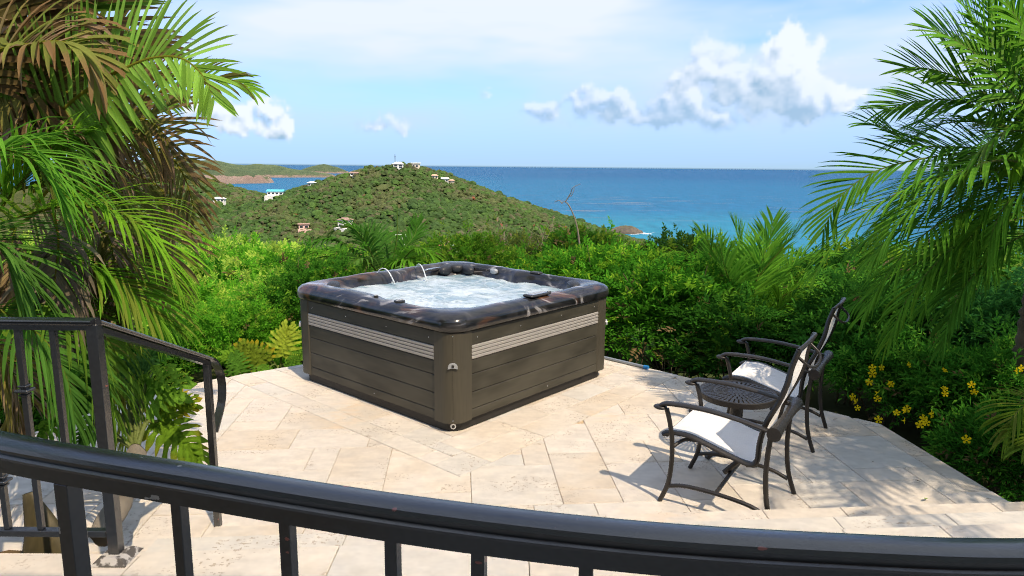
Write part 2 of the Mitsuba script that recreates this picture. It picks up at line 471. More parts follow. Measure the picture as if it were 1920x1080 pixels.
land('headland', rg((300, 300, 3500), (400, 305, 3500), (422, 313, 3500), (468, 322, 3550), (494, 329, 3650), (526, 338, 3850)), .42, 20, .008, 36, (-2600, -1000, 170), (2900, 4300, 130), 'green headland with bare reddish cliffs standing over the bay', 2, 40)
land('far_hills', rg((300, 297, 5300), (394, 300, 5300), (438, 306, 5300), (459, 308.5, 5300), (485, 306, 5350), (510, 309, 5400), (538, 315, 5450), (600, 322, 5500), (637, 330, 5600)), .33, 60, .004, 40, (-4200, -1100, 170), (4600, 6500, 110), 'long low green hills beyond the blue bay', 5, 18)
land('far_island', rg((560, 324, 8200), (590, 312, 8300), (605, 309, 8300), (625, 313, 8300), (650, 323, 8300)), .45, 60, .003, 60, (-3000, -1700, 90), (7600, 9000, 80), 'peaked far island on the horizon beyond the hills', 8, 20)
land('far_islet', rg((640, 325, 9000), (670, 319, 9000), (690, 318, 9000), (720, 322, 9000)), .4, 50, .004, 40, (-2700, -1500, 80), (8500, 9600, 60), 'low far islets to the right of the peaked island', 4, 15)
isl = rg((1108, 437, 1000), (1136, 431, 1005), (1158, 425.5, 1010), (1174, 421.5, 1010), (1184, 423, 1010), (1196, 430, 1010))
land('rocky_islet', isl, .75, 2, .12, 6, (75, 215, 140), (970, 1050, 80), 'small bare rocky islet with white surf in the turquoise shallows', 7, 3)


def sea_c(p, n, uv):
    near = dr.sqrt(dr.square(p.x - 120) + dr.square(p.y - 960))
    a = fbm(p.x * .004, p.y * .0025, 1.0, 4)
    w = fbm(p.x * .06, p.y * .022, 2.0, 4)
    dist = dr.sqrt(dr.square(p.x) + dr.square(p.y))
    c = mix((.004, .098, .205), (.003, .068, .170), smoothstep(1500.0, 9000.0, dist + (a - .5) * 3000))
    c = mix((.010, .150, .235), c, smoothstep(40.0, 800.0, near + (a - .5) * 500))
    w = w - (w - .5) * smoothstep(1500.0, 6000.0, dist)
    c = c * (.78 + .44 * w)
    # drifting weed
    weed = smoothstep(.70, .75, fbm(p.x * .006, p.y * .05, 7.0, 3)) * (1 - smoothstep(520.0, 760.0, dr.abs(p.x - 700))) * (1 - smoothstep(500.0, 700.0, dr.abs(p.y - 1900)))
    c = mix(c, (.22, .17, .15), weed * .45)
    r = dr.sqrt(dr.square((p.x - 158) / 52) + dr.square((p.y - 1012) / 24))
    surf = (1 - smoothstep(.86, 1.04, r + (fbm(p.x * .09, p.y * .09, 4.0, 3) - .5) * .5)) * smoothstep(.42, .55, fbm(p.x * .12, p.y * .12, 3.0, 3))
    sh = (1 - smoothstep(.0, 9.0, dr.abs(p.y - 985 + (fbm(p.x * .03, 1.0, 1.0, 2) - .5) * 40))) * (1 - smoothstep(40.0, 62.0, dr.abs(p.x - 92)))
    return mix(c, (.85, .88, .9), dr.clip(surf * .8 + sh * smoothstep(.45, .6, fbm(p.x * .05, p.y * .05, 6.0, 3)), 0, 1))


def sea_h(p, n, uv):
    return fbm(p.x * .18, p.y * .11, 1.0, 4) / (1 + dr.square((dr.abs(p.y) + dr.abs(p.x)) / 1300.0))


scene['sea_water'] = {'type': 'bumpmap', 'arbitrary': {'type': 'principled', 'base_color': proc(sea_c), 'roughness': .45, 'specular': .10}, 'tex': proc(sea_h, .4), 'scale': 1.1}
rr = np.array([0, 150, 300, 500, 800, 1200, 2000, 3500, 6000, 15000, 60000, 150000.0]); aa = np.linspace(0, 2 * np.pi, 97)[:-1]
sv = np.stack([rr[:, None] * np.cos(aa), rr[:, None] * np.sin(aa) + 300, np.full((12, 96), SEA)], -1).reshape(-1, 3)
ii, jj = np.meshgrid(np.arange(11), np.arange(96), indexing='ij')
sf = np.stack([ii * 96 + jj, (ii + 1) * 96 + jj, (ii + 1) * 96 + (jj + 1) % 96, ii * 96 + (jj + 1) % 96], -1).reshape(-1, 4)
put('sea', (sv, sf), 'sea_water', kind='structure', label='blue sea reaching to the horizon, turquoise near the shore')


# woods on the hills: rough leafy clumps
def clumps(x, y, z, r, col, seed=0):
    g = np.random.default_rng(seed)
    ico = trimesh.creation.icosphere(1)
    v = A(ico.vertices); f = A(ico.faces)
    keep = (v[f][:, :, 2].mean(1) > -.12)
    f = f[keep]
    n = len(x)
    k = 1 + (g.random((n, len(v))) - .5) * .6
    V = v[None] * k[..., None] * r[:, None, None] * A([1, 1, .85]) + np.stack([x, y, z + r * .25], -1)[:, None]
    tone = .84 + .32 * g.random((n, len(v)))
    C = col[:, None] * tone[..., None]
    F = f[None] + (np.arange(n) * len(v))[:, None, None]
    return V.reshape(-1, 3), F.reshape(-1, 3), C.reshape(-1, 3)


def woods():
    g = np.random.default_rng(3)
    n = 50000
    x = g.uniform(-430, 130, n); y = g.uniform(380, 960, n)
    z = ground_z(x, y); e = 4.0
    zx = (ground_z(x + e, y) - z) / e; zy = (ground_z(x, y + e) - z) / e
    facing = -(-zx * x - zy * y + (z - EYE)) / np.hypot(x, y)
    nv = A([0.0, 0, 0])
    keep = (z > SEA + 4) & (facing > -.09) & (np.abs(x / y * 1280) < 900)
    x, y, z = x[keep], y[keep], z[keep]
    r = g.gamma(5, .26, len(x)) + .65
    t = meshkit.fbm(np.stack([x * .02, y * .02, x * 0], -1), 3, 8); u = g.random(len(x))
    w = np.clip((t - .42) * 5, 0, 1)
    col = A([.038, .078, .016]) * (1 - w)[:, None] + A([.076, .092, .030]) * w[:, None]
    col = np.where((u < .28)[:, None], A([.052, .105, .018]), col)
    col = np.where((u > .90)[:, None], A([.085, .088, .040]), col)
    col = np.where((u > .9975)[:, None], A([.20, .07, .03]), col)
    col *= g.uniform(.82, 1.2, len(x))[:, None]
    return clumps(x, y, z, r, col, 4)


putc('hill_woods', woods(), 'painted', smooth=False, kind='stuff', label='dry green scrub woods covering the round hill across the valley', cat='woods')


# houses on the hill
def hit(u, v, y0=380):
    d = at(u, v, 1.0) - eye
    ys = np.linspace(y0, 1100, 1500); p = eye + d * ys[:, None]
    g = ground_z(p[:, 0], p[:, 1])
    i = np.nonzero(p[:, 2] < g)[0]
    i = i[0] if len(i) else np.argmin(p[:, 2] - g)
    return A([p[i, 0], p[i, 1], g[i]])


def house(u, v, w, dep, hgt, storeys, wall, roof, kind, label, rz=0.0, terrace=False, y0=380, lift=0.0):
    c = hit(u, v, y0); c[2] += lift
    Mx = mat(*c, rz)
    w, dep, hgt = w * .8, dep * .8, hgt * .82
    h = thing('house', label, 'house')
    put('wall', place(rbox([-w / 2, -dep / 2, -4], [w / 2, dep / 2, hgt], .1), Mx), wall, h)
    e = .8
    if kind == 'flat':
        put('roof', place(rbox([-w / 2 - e, -dep / 2 - e, hgt + .02], [w / 2 + e, dep / 2 + e, hgt + .7], .1), Mx), roof, h)
    else:
        rl = w * .25 if kind == 'hip' else w / 2 + e
        b = A([[-w / 2 - e, -dep / 2 - e, hgt + .02], [w / 2 + e, -dep / 2 - e, hgt + .02], [w / 2 + e, dep / 2 + e, hgt + .02], [-w / 2 - e, dep / 2 + e, hgt + .02], [-rl, 0, hgt + dep * .28], [rl, 0, hgt + dep * .28]])
        m = trimesh.convex.convex_hull(b)
        put('roof', place((A(m.vertices), A(m.faces)), Mx), roof, h)
    n = max(2, int(w / 3.2))
    for s in range(storeys):
        for i in range(n):
            xx = (i + .5) / n * w - w / 2; zz = hgt / storeys * (s + .5)
            put('window', place(rbox([xx - w / n * .3, -dep / 2 - .12, zz - .7], [xx + w / n * .3, -dep / 2 + .1, zz + .8], .02), Mx), 'window_dark', h)
    if terrace:
        put('terrace_wall', place(rbox([-w * .6, -dep / 2 - 4, -5], [w * .75, -dep / 2 - .1, -.2], .1), Mx), wall, h)
    return h


house(747, 319, 11, 9, 4.6, 2, 'house_white', 'roof_white', 'hip', 'white two-storey house with white hip roof on top of the hill', .1, lift=1.5)
house(780, 318, 8, 7, 5.5, 1, 'house_cream', 'roof_white', 'flat', 'pale flat-roofed house just right of the white hilltop house', -.1, lift=1.0)
house(815, 337, 7, 6, 3.0, 1, 'house_cream', 'roof_peach', 'hip', 'small house with peach hip roof below the hilltop, on the right shoulder of the hill', .2, lift=1)
house(834, 344, 7, 6, 3.6, 1, 'house_white', 'roof_white', 'gable', 'small white gabled house on the right shoulder of the hill, between two peach roofs', .3, lift=1)
house(847, 345, 5, 5, 2.6, 1, 'house_cream', 'roof_peach', 'hip', 'smallest peach roofed house, rightmost on the shoulder of the hill', .2, lift=1)
house(518, 374, 17, 8, 4.2, 1, 'house_white', 'roof_turquoise', 'gable', 'long white house with a turquoise roof on the saddle of the hill', .05, True, lift=3.6)
house(585, 351, 7, 6, 4, 1, 'house_white', 'roof_white', 'hip', 'small white house on the skyline of the saddle above the bay', -.2, lift=.5)
house(648, 430, 11, 8, 6.5, 2, 'house_white', 'roof_brown', 'hip', 'white two-storey house with brown hip roof and broad terrace low on the hill', -.35, True, lift=1.5)
house(570, 432, 9, 6, 4, 1, 'house_pink', 'roof_brown', 'flat', 'pinkish unfinished house beside bare earth low on the hill', .3, True, lift=1)
house(754, 460, 8, 6, 5.5, 2, 'house_white', 'roof_white', 'flat', 'white two-storey flat-roofed house at the foot of the hill behind the palm', .0, lift=1.8)
house(852, 473, 9, 7, 3.2, 1, 'house_white', 'roof_green', 'hip', 'white house with pale green hip roof at the foot of the hill', .5, lift=1.6)
house(826, 475, 5, 5, 3.4, 1, 'house_pink', 'roof_red', 'gable', 'small pink house with red roof left of the pale green roof', .3, lift=1.6)
house(838, 465, 5, 4, 2.4, 1, 'house_white', 'roof_white', 'gable', 'tiny white house just above the pale green roof', .2, lift=1.5)
house(886, 473, 7, 5, 2.2, 1, 'house_cream', 'roof_red', 'hip', 'low rust-red roofed house rightmost at the foot of the hill', .2, lift=1.5)
house(412, 384, 12, 7, 3.5, 1, 'house_white', 'roof_white', 'hip', 'white-roofed house on the left flank of the hill beside the dangling palm frond', .1, lift=2.5)
house(341, 399, 8, 6, 4, 1, 'house_white', 'roof_white', 'gable', 'grey-white house seen through the dangling palm fronds on the left', -.2, lift=1)
house(664, 331, 8, 5, 2.2, 1, 'house_white', 'roof_brown', 'gable', 'low dark-roofed house on the left ridge below the hilltop', .1, lift=1.2)
mp = hit(741, 316)
put('radio_mast', cat_meshes([tube([mp, mp + [0, 0, 13]], [.22, .14], 6, (0, 1, 0)), tube([mp + [-.9, 0, 11], mp + [.9, 0, 11]], .12, 5), tube([mp + [-.7, 0, 9.5], mp + [.7, 0, 9.5]], .12, 5)]), 'black_plastic', label='thin dark mast behind the white hilltop house', cat='mast')

# ------------------------------------------------------------------ terrace, steps, deck
TH, HALF = .85391, 1.0685
e1, e2 = A([math.cos(TH), math.sin(TH), 0]), A([-math.sin(TH), math.cos(TH), 0])
FC = A([-.44056, 4.95361, 0.0]); CT = FC + HALF * (e1 + e2)
TUB = np.eye(4); TUB[:3, 0], TUB[:3, 1], TUB[:3, 3] = e1, e2, CT
SL, SA = .08, math.atan(.08)


def line_y(x, c):
    return SL * x + c


terrace_poly = Polygon([(3.9, line_y(3.9, 3.40)), (3.13, 3.99), (3.02, 5.30), (1.10, 7.13), (.55, 7.72), (-.55, 8.35), (-1.45, 7.35), (-2.28, 6.74), (-2.80, 6.38), (-3.32, 5.74), (-3.72, 4.82), (-3.95, 3.2), (-1.9, 3.2), (-1.9, 2.62), (-1.5, 2.55), (3.9, 2.9)])
diamond = affinity.affine_transform(box(-1.52, -1.60, 1.7, 1.75), [e1[0], e2[0], e1[1], e2[1], CT[0], CT[1]])
tub_foot = affinity.affine_transform(box(-.9, -.9, .9, .9), [e1[0], e2[0], e1[1], e2[1], CT[0], CT[1]])

put('terrace', prism(terrace_poly.buffer(-.012), -.75, -.010), 'grout', kind='structure', label='broad cream travertine terrace with an angled edge above the hillside')


def paver(poly, z0, z1, parent, gap=.0017, tone=None):
    g = poly.buffer(-gap, join_style=2)
    for q in getattr(g, 'geoms', [g]):
        if q.is_empty or q.area < .004:
            continue
        if q.area < .985 * q.convex_hull.area:
            t = trimesh.creation.extrude_polygon(q, z1 - z0, engine='earcut'); m = (A(t.vertices) + [0, 0, z0], A(t.faces))
        else:
            m = slab(q, z0, z1)
        if m is None:
            continue
        m = (m[0] + [0, 0, rng.normal(0, .0006)], m[1])
        uv = np.tile(rng.random((1, 2)), (len(m[0]), 1))
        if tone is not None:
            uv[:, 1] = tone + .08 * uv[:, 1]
        # split vertices so that every face is flat
        V = m[0][m[1]].reshape(-1, 3)
        put('paver', (V, np.arange(len(V)).reshape(-1, 3)), 'stone', parent, uv=np.tile(uv[:1], (len(V), 1)))


def pattern(nx, ny, seed):
    g = np.random.default_rng(seed)
    free = np.ones((ny, nx), bool); out = []
    sizes = [(3, 2), (2, 2), (3, 3), (2, 1), (2, 3), (1, 2), (4, 2)]; pr = A([.26, .16, .24, .12, .12, .04, .06])
    for j in range(ny):
        for i in range(nx):
            if not free[j, i]:
                continue
            done = False
            for k in list(g.choice(len(sizes), len(sizes), False, pr)) + [-1]:
                w, h = sizes[k] if k >= 0 else (1, 1)
                if i + w <= nx and j + h <= ny and free[j:j + h, i:i + w].all():
                    free[j:j + h, i:i + w] = False; out.append((i, j, w, h)); done = True
                    break
    return out


U = .188
field = terrace_poly.difference(diamond)
for i, j, w, h in pattern(46, 33, 6):
    b = affinity.translate(affinity.rotate(box(i * U - 4.3, j * U - .65, (i + w) * U - 4.3, (j + h) * U - .65), math.degrees(SA), origin=(0, 0)), 0, 3.02)
    q = b.intersection(field)
    if not q.is_empty:
        paver(q, -.04, 0, 'terrace')
for side in range(2):
    for row, (o0, o1) in enumerate(((1.07 + .0, 1.33), (1.33, 1.62))):
        t = -1.62
        while t < 1.75:
            s = float(rng.choice([.41, .61, .46]))
            b = box(t, -o1, t + s, -o0) if side == 0 else box(-o1, t, -o0, t + s)
            lim = box(-1.52, -1.6, 1.7, 1.75)
            if side == 1:
                lim = box(-1.52, -o0 if row == 0 else -o0, 1.7, 1.75)
            b = b.intersection(lim) if side == 1 else b.intersection(box(-o1 if row == 0 else -1.52, -1.6, 1.7, 1.75))
            q = affinity.affine_transform(b, [e1[0], e2[0], e1[1], e2[1], CT[0], CT[1]]).intersection(terrace_poly)
            if not q.is_empty and q.geom_type in ('Polygon', 'MultiPolygon'):
                paver(q, -.04, 0, 'terrace')
            t += s
rest = affinity.affine_transform(box(-1.07, -1.07, 1.7, 1.75), [e1[0], e2[0], e1[1], e2[1], CT[0], CT[1]]).intersection(terrace_poly)
for i in range(7):
    for j in range(7):
        b = affinity.affine_transform(box(-1.07 + .41 * i, -1.07 + .41 * j, -1.07 + .41 * (i + 1), -1.07 + .41 * (j + 1)), [e1[0], e2[0], e1[1], e2[1], CT[0], CT[1]]).intersection(rest).difference(tub_foot)
        if not b.is_empty and b.geom_type == 'Polygon' and b.area > .01:
            paver(b, -.04, 0, 'terrace')

LX = {'A': -1.56, 'B': -1.66, 'C': -1.52}


def strip(x0, x1, c0, c1):
    return Polygon([(x0, line_y(x0, c0)), (x1, line_y(x1, c0)), (x1, line_y(x1, c1)), (x0, line_y(x0, c1))])


put('steps', cat_meshes([prism(strip(LX['A'] + .01, 4.6, 2.9, 3.445), .002, .115), prism(strip(LX['B'] + .01, 4.6, 2.6, 3.075), .117, .265)]), 'grout', kind='structure', label='two broad travertine steps leading down to the terrace')
for z, x0, c0, c1, seed, tn in ((.15, LX['A'], 3.10, 3.46, 1, .4), (.30, LX['B'], 2.725, 3.09, 2, 1.0)):  # upper tread greyed in the stone colour to stand for dappled shade
    g = np.random.default_rng(seed); x = x0
    while x < 4.6:
        w = float(g.choice([.61, .46, .75, .9])) * g.uniform(.95, 1.05)
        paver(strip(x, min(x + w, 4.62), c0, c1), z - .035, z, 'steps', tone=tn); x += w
deck_poly = Polygon([(LX['C'], line_y(LX['C'], 2.715)), (4.6, line_y(4.6, 2.715)), (4.6, -1.2), (LX['C'], -1.2)])
put('deck', prism(Polygon([(-4.6, 2.57), (LX['C'], 2.57), (LX['C'], line_y(LX['C'], 2.70)), (4.6, line_y(4.6, 2.70)), (4.6, -1.2), (-4.6, -1.2)]), -.6, .41), 'grout', kind='structure', label='upper travertine deck behind the black railing')
x = LX['C']; g = np.random.default_rng(5)
while x < 4.6:
    w = float(g.choice([.61, .46, .8])); paver(strip(x, min(x + w, 4.6), 2.35, 2.715), .412, .45, 'deck'); x += w
for i, j, w, h in pattern(33, 19, 12):
    b = affinity.rotate(box(i * U + LX['C'], 2.35 - (j + h) * U, (i + w) * U + LX['C'], 2.35 - j * U), math.degrees(SA), origin=(0, 2.35)).intersection(Polygon([(LX['C'], line_y(LX['C'], 2.35)), (4.6, line_y(4.6, 2.35)), (4.6, -1.1), (LX['C'], -1.1)]))
    if not b.is_empty:
        paver(b, .412, .45, 'deck')
x = LX['C'] - .003
for w in (.62, .45, .61, .7, .6):
    paver(box(x - w, 2.12, x, 2.585), .412, .448, 'deck'); paver(box(x - w, 1.6, x, 2.12), .412, .448, 'deck'); x -= w
put('planting_bed', grid_mesh(np.linspace(-4.2, -1.905, 40), np.linspace(2.6, 3.19, 14), lambda x, y: .03 + .10 * meshkit.fbm(np.stack([x * 4, y * 4, x * 0], -1), 4, 2)), 'soil', smooth=True, kind='structure', label='dark soil bed between the upper deck and the terrace')
# the house behind the camera, whose eave shades the railing
hs = thing('house', 'pale rendered house with a broad eave behind the railing', 'house')
put('wall', rbox([-6.5, -1.5, -.5], [6.5, -1.21, 3.6], .01), 'render_wall', hs)
put('roof', rbox([-7, -4, 3.5], [7, .45, 3.66], .02), 'roof_brown', hs)

# ------------------------------------------------------------------ hot tub
tub = thing('hot_tub', 'square brown hot tub with marbled black rim and foaming water on the terrace', 'hot tub')


def rsq(a, r, nc=14, ns=46):
    """A rounded square, half width a, corner radius r, sampled so that all such rings match point for point."""
    pts = []
    for q in range(4):
        c, s = math.cos(q * math.pi / 2), math.sin(q * math.pi / 2)
        loc = [(a, t * (a - r)) for t in np.linspace(-1, 1, ns, endpoint=False)] + [(a - r + r * math.cos(t), a - r + r * math.sin(t)) for t in np.linspace(0, math.pi / 2, nc, endpoint=False)]
        pts += [(c * x - s * y, s * x + c * y) for x, y in loc]
    return A(pts)


def rings(secs, cap=False, mod=None):
    vs = []
    for k, (a, r, z) in enumerate(secs):
        p = rsq(a, r); zz = np.full(len(p), float(z))
        if mod:
            p, zz = mod(k, p, zz)
        vs.append(np.c_[p, zz])
    n = len(vs[0]); v = np.vstack(vs)
    i, j = np.meshgrid(np.arange(len(secs) - 1), np.arange(n), indexing='ij')
    f = np.stack([i * n + j, i * n + (j + 1) % n, (i + 1) * n + (j + 1) % n, (i + 1) * n + j], -1).reshape(-1, 4)
    f = np.vstack([f[:, [0, 1, 2]], f[:, [0, 2, 3]]])
    if cap:
        v = np.vstack([v, [[0, 0, secs[-1][2]]]])
        k = np.arange(n); b = (len(secs) - 1) * n
        f = np.vstack([f, np.stack([b + k, b + (k + 1) % n, k * 0 + len(v) - 1], 1)])
    return v, f


def TP(m):
    return place(m, TUB)


put('base', TP(rings([(1.035, .12, .003), (1.035, .12, .094), (.9, .1, .095)])), 'base_plastic', tub, smooth=30)
put('core', TP(rings([(1.045, .10, .096), (1.045, .10, .79), (.9, .1, .791)])), 'black_plastic', tub, smooth=30)
CW = .20      # reach of a corner post along each side
R4 = [mat(rz=k * math.pi / 2) for k in range(4)]
for k in range(4):
    side = TUB @ R4[k]
    for z0, z1 in ((.085, .157), (.161, .297), (.301, .444), (.448, .560), (.680, .795)):
        put('board', place(rbox([1.046, -HALF + CW + .004, z0], [1.066, HALF - CW - .004, z1], .004), side), 'cabinet', tub)
    for i in range(4):
        z0 = .564 + i * .0285
        put('slat', place(rbox([1.046, -HALF + CW + .004, z0 + .003], [1.073, HALF - CW - .004, z0 + .0265], .004), side), 'slat_grey', tub)
    # corner post in two halves with a seam
    r = .125
    for hv in range(2):
        arc = [(HALF + .006 - r + r * math.cos(t), HALF + .006 - r + r * math.sin(t)) for t in (np.linspace(0, math.pi / 4 - .006, 9) if hv == 0 else np.linspace(math.pi / 4 + .006, math.pi / 2, 9))]
        arc = ([(HALF + .006, HALF - CW)] + arc) if hv == 0 else (arc + [(HALF - CW, HALF + .006)])
        inn = [(x - .03 * math.cos(math.pi / 4), y - .03 * math.cos(math.pi / 4)) for x, y in arc]
        put('corner_post', place(prism(Polygon(arc + inn[::-1]), .080, .797), side), 'cabinet_post', tub, smooth=25)
    # lamp badge on the corner
    a = HALF + .006 - r + r * math.cos(math.pi / 4)
    th = np.linspace(0, np.pi, 15)
    half = Polygon([(.037 * math.cos(t), .034 * math.sin(t)) for t in th] + [(-.037, -.012), (-.012, -.006), (.012, -.006), (.037, -.012)])
    m = trimesh.creation.extrude_polygon(half, .016, engine='earcut'); v = A(m.vertices)
    Rb = np.eye(4); n_ = nm([1, 1, 0]); Rb[:3, 0], Rb[:3, 1], Rb[:3, 2], Rb[:3, 3] = A([-n_[1], n_[0], 0]), [0, 0, 1], n_, A([a, a, .535])
    bd = put('light_badge', place((v, A(m.faces)), side @ Rb), 'grey_badge', tub)
    put('button', place((lambda c: (A(c.vertices) + [0, .011, .017], A(c.faces)))(trimesh.creation.cylinder(.011, .008, sections=20)), side @ Rb), 'black_plastic', bd)
    for sx, sz in ((.006, .775), (.006, .105)):
        put('screw', place((lambda c: (A(c.vertices) * .0045 + [0, sz - .535, .001], A(c.faces)))(trimesh.creation.icosphere(1)), side @ Rb), 'chrome', tub)
    for sy in (-.80, -.28, .28, .80):
        put('screw', place((lambda c: (A(c.vertices) * .0045 + [1.066, sy, .735], A(c.faces)))(trimesh.creation.icosphere(1)), side), 'chrome', tub)
    put('screw', place((lambda c: (A(c.vertices) * .0045 + [1.066, .1, .12], A(c.faces)))(trimesh.creation.icosphere(1)), side), 'chrome', tub)
# drain on the front corner of the base
a = 1.035 - .12 + .12 * math.cos(math.pi / 4)
Rb = np.eye(4); n_ = nm([-1, -1, 0]); Rb[:3, 0], Rb[:3, 1], Rb[:3, 2], Rb[:3, 3] = A([-n_[1], n_[0], 0]), [0, 0, 1], n_, A([-a, -a, .045])
ring = trimesh.creation.annulus(.013, .022, .03, sections=28); cap_ = trimesh.creation.cylinder(.0125, .036, sections=20)
dv = put('drain_valve', place((A(ring.vertices), A(ring.faces)), TUB @ Rb), 'chrome', tub, smooth=30)
put('cap', place((A(cap_.vertices), A(cap_.faces)), TUB @ Rb), 'black_plastic', dv, smooth=30)

SEC = [(1.03, .12, .797), (1.078, .145, .800), (1.096, .16, .812), (1.104, .165, .842), (1.102, .165, .876), (1.090, .16, .904), (1.066, .155, .927), (1.034, .16, .941), (1.0, .18, .946), (.965, .22, .944), (.938, .26, .935), (.922, .29, .915), (.912, .30, .885), (.895, .30, .855), (.86, .30, .80), (.80, .28, .62), (.72, .25, .45)]


def shell_mod(k, p, z):
    a = np.arctan2(p[:, 1], p[:, 0])
    w = np.clip((k - 3) / 6, 0, 1)
    d = nm(np.c_[p, z * 0])[:, :2]
    side = np.maximum(np.abs(p[:, 0]), np.abs(p[:, 1])) - np.minimum(np.abs(p[:, 0]), np.abs(p[:, 1]))
    n = meshkit.fbm(np.c_[np.cos(a) * 3.2, np.sin(a) * 3.2, a * 0 + 2], 3, 3) - .5
    z = z + w * n * .035 * (1 if k < 13 else 0)
    inn = np.clip((k - 8) / 4, 0, 1)
    p = p - d * (inn * (.035 * np.cos(a * 8) + n * .12))[:, None]
    back = np.clip((p @ A([1, 1]) / 1.5), -.2, 1)
    z = z + w * .012 * back * (k < 13)
    return p, z


put('shell', TP(rings(SEC, True, shell_mod)), 'shell', tub, smooth=True)


def water_mesh():
    o = rsq(.895, .30); n = len(o); R = np.linspace(0, 1, 60)[1:]
    p = np.vstack([[[0, 0]]] + [o * t for t in R])
    q = np.c_[p * 1.0, p[:, 0] * 0]
    z = .842 + (meshkit.fbm(q * 6, 4, 2) - .5) * .034 + (meshkit.fbm(q * 20, 3, 5) - .5) * .010
    k = np.arange(n); f = [np.stack([k * 0, 1 + k, 1 + (k + 1) % n], 1)]
    for i in range(len(R) - 1):
        b, c = 1 + i * n, 1 + (i + 1) * n
        f += [np.stack([b + k, c + k, c + (k + 1) % n], 1), np.stack([b + k, c + (k + 1) % n, b + (k + 1) % n], 1)]
    return np.c_[p, z], np.vstack(f)


put('water', TP(water_mesh()), 'tub_water', tub, smooth=True)


def sphere(c, r, s=2):
    m = trimesh.creation.icosphere(s)
    return A(m.vertices) * r + c, A(m.faces)


def lobe(c, sz, rz=0.0):
    v, f = sphere([0, 0, 0], 1, 3)
    v = np.sign(v) * np.abs(v) ** .8 * sz
    return place((v, f), mat(*c, rz))


# head rests, nozzles and fountains, rim fittings
put('head_rest', TP(cat_meshes([lobe([.845, .69, .905], [.055, .15, .055], -.4), lobe([.69, .845, .905], [.15, .055, .055], .4), lobe([.80, .80, .915], [.075, .075, .045], .785)])), 'pillow_grey', tub, smooth=True)
put('head_rest', TP(lobe([-.83, .80, .905], [.06, .13, .05], -.75)), 'pillow_grey', tub, smooth=True)
put('head_rest', TP(lobe([.80, -.82, .905], [.06, .13, .05], -.75)), 'pillow_grey', tub, smooth=True)
for (nx, ny), (jx, jy), pk in (((-.21, .985), (-.14, .74), 1.0), ((.31, .985), (.22, .66), 1.02)):
    nz = put('fountain_nozzle', TP(lobe([nx, ny - .02, .925], [.034, .034, .028])), 'pillow_grey', tub, smooth=True)
    P0, P2 = A([nx, ny - .04, .94]), A([jx, jy, .85]); t = np.linspace(0, 1, 24)[:, None]
    arc = P0 * (1 - t) + P2 * t + A([0, 0, 1]) * (4 * t * (1 - t)) * .105
    arc += A([0.0, 0, 1]) * 0
    rad = .0052 + .0022 * np.sin(np.arange(24) * 1.9) * np.linspace(.2, 1, 24)
    put('water_jet', TP(cat_meshes([tube(arc, rad, 8, (1, 0, 0)), tube(arc + A([.010, .004, 0]), rad * .55, 6, (1, 0, 0)), *[sphere(P2 + A([math.cos(q) * .03, math.sin(q) * .03, .012 + .012 * (q % 2)]), .006, 1) for q in range(6)]])), 'clear_water', tub, smooth=True)
pn = put('control_panel', TP(rbox([-.135, -1.065, .945], [.135, -.955, .966], .012)), 'black_plastic', tub)
put('display', TP(rbox([-.10, -1.045, .960], [.10, -.975, .971], .004)), 'chrome', pn)
for i in range(4):
    put('key', TP(rbox([-.09 + i * .048, -1.04, .968], [-.055 + i * .048, -.985, .974], .003)), 'grey_badge', pn)
for (kx, ky, r_) in ((-.985, -.36, .045), (.20, -.985, .018), (-.985, -.05, .02)):
    c_ = trimesh.creation.cylinder(r_, .03, sections=28)
    kb = put('diverter_knob', TP((A(c_.vertices) + [kx, ky, .938], A(c_.faces))), 'black_plastic', tub, smooth=30)
    put('grip', TP(rbox([kx - r_ * .8, ky - .006, .950], [kx + r_ * .8, ky + .006, .959], .003)), 'grey_badge', kb)
put('grab_bar', TP(tube([[.40, .90, .915], [.43, .865, .932], [.60, .865, .932], [.64, .90, .915]], .008, 10, n=20)), 'chrome', tub, smooth=True)
put('grab_bar', TP(tube([[.90, .40, .915], [.865, .43, .932], [.865, .58, .932], [.90, .62, .915]], .008, 10, n=20)), 'black_plastic', tub, smooth=True)
put('jet_fitting', TP(lobe([.905, .33, .915], [.03, .05, .03])), 'grey_badge', tub, smooth=True)
put('cup_recess', TP(rbox([.95, -.26, .935], [1.03, -.13, .957], .01)), 'black_plastic', tub)


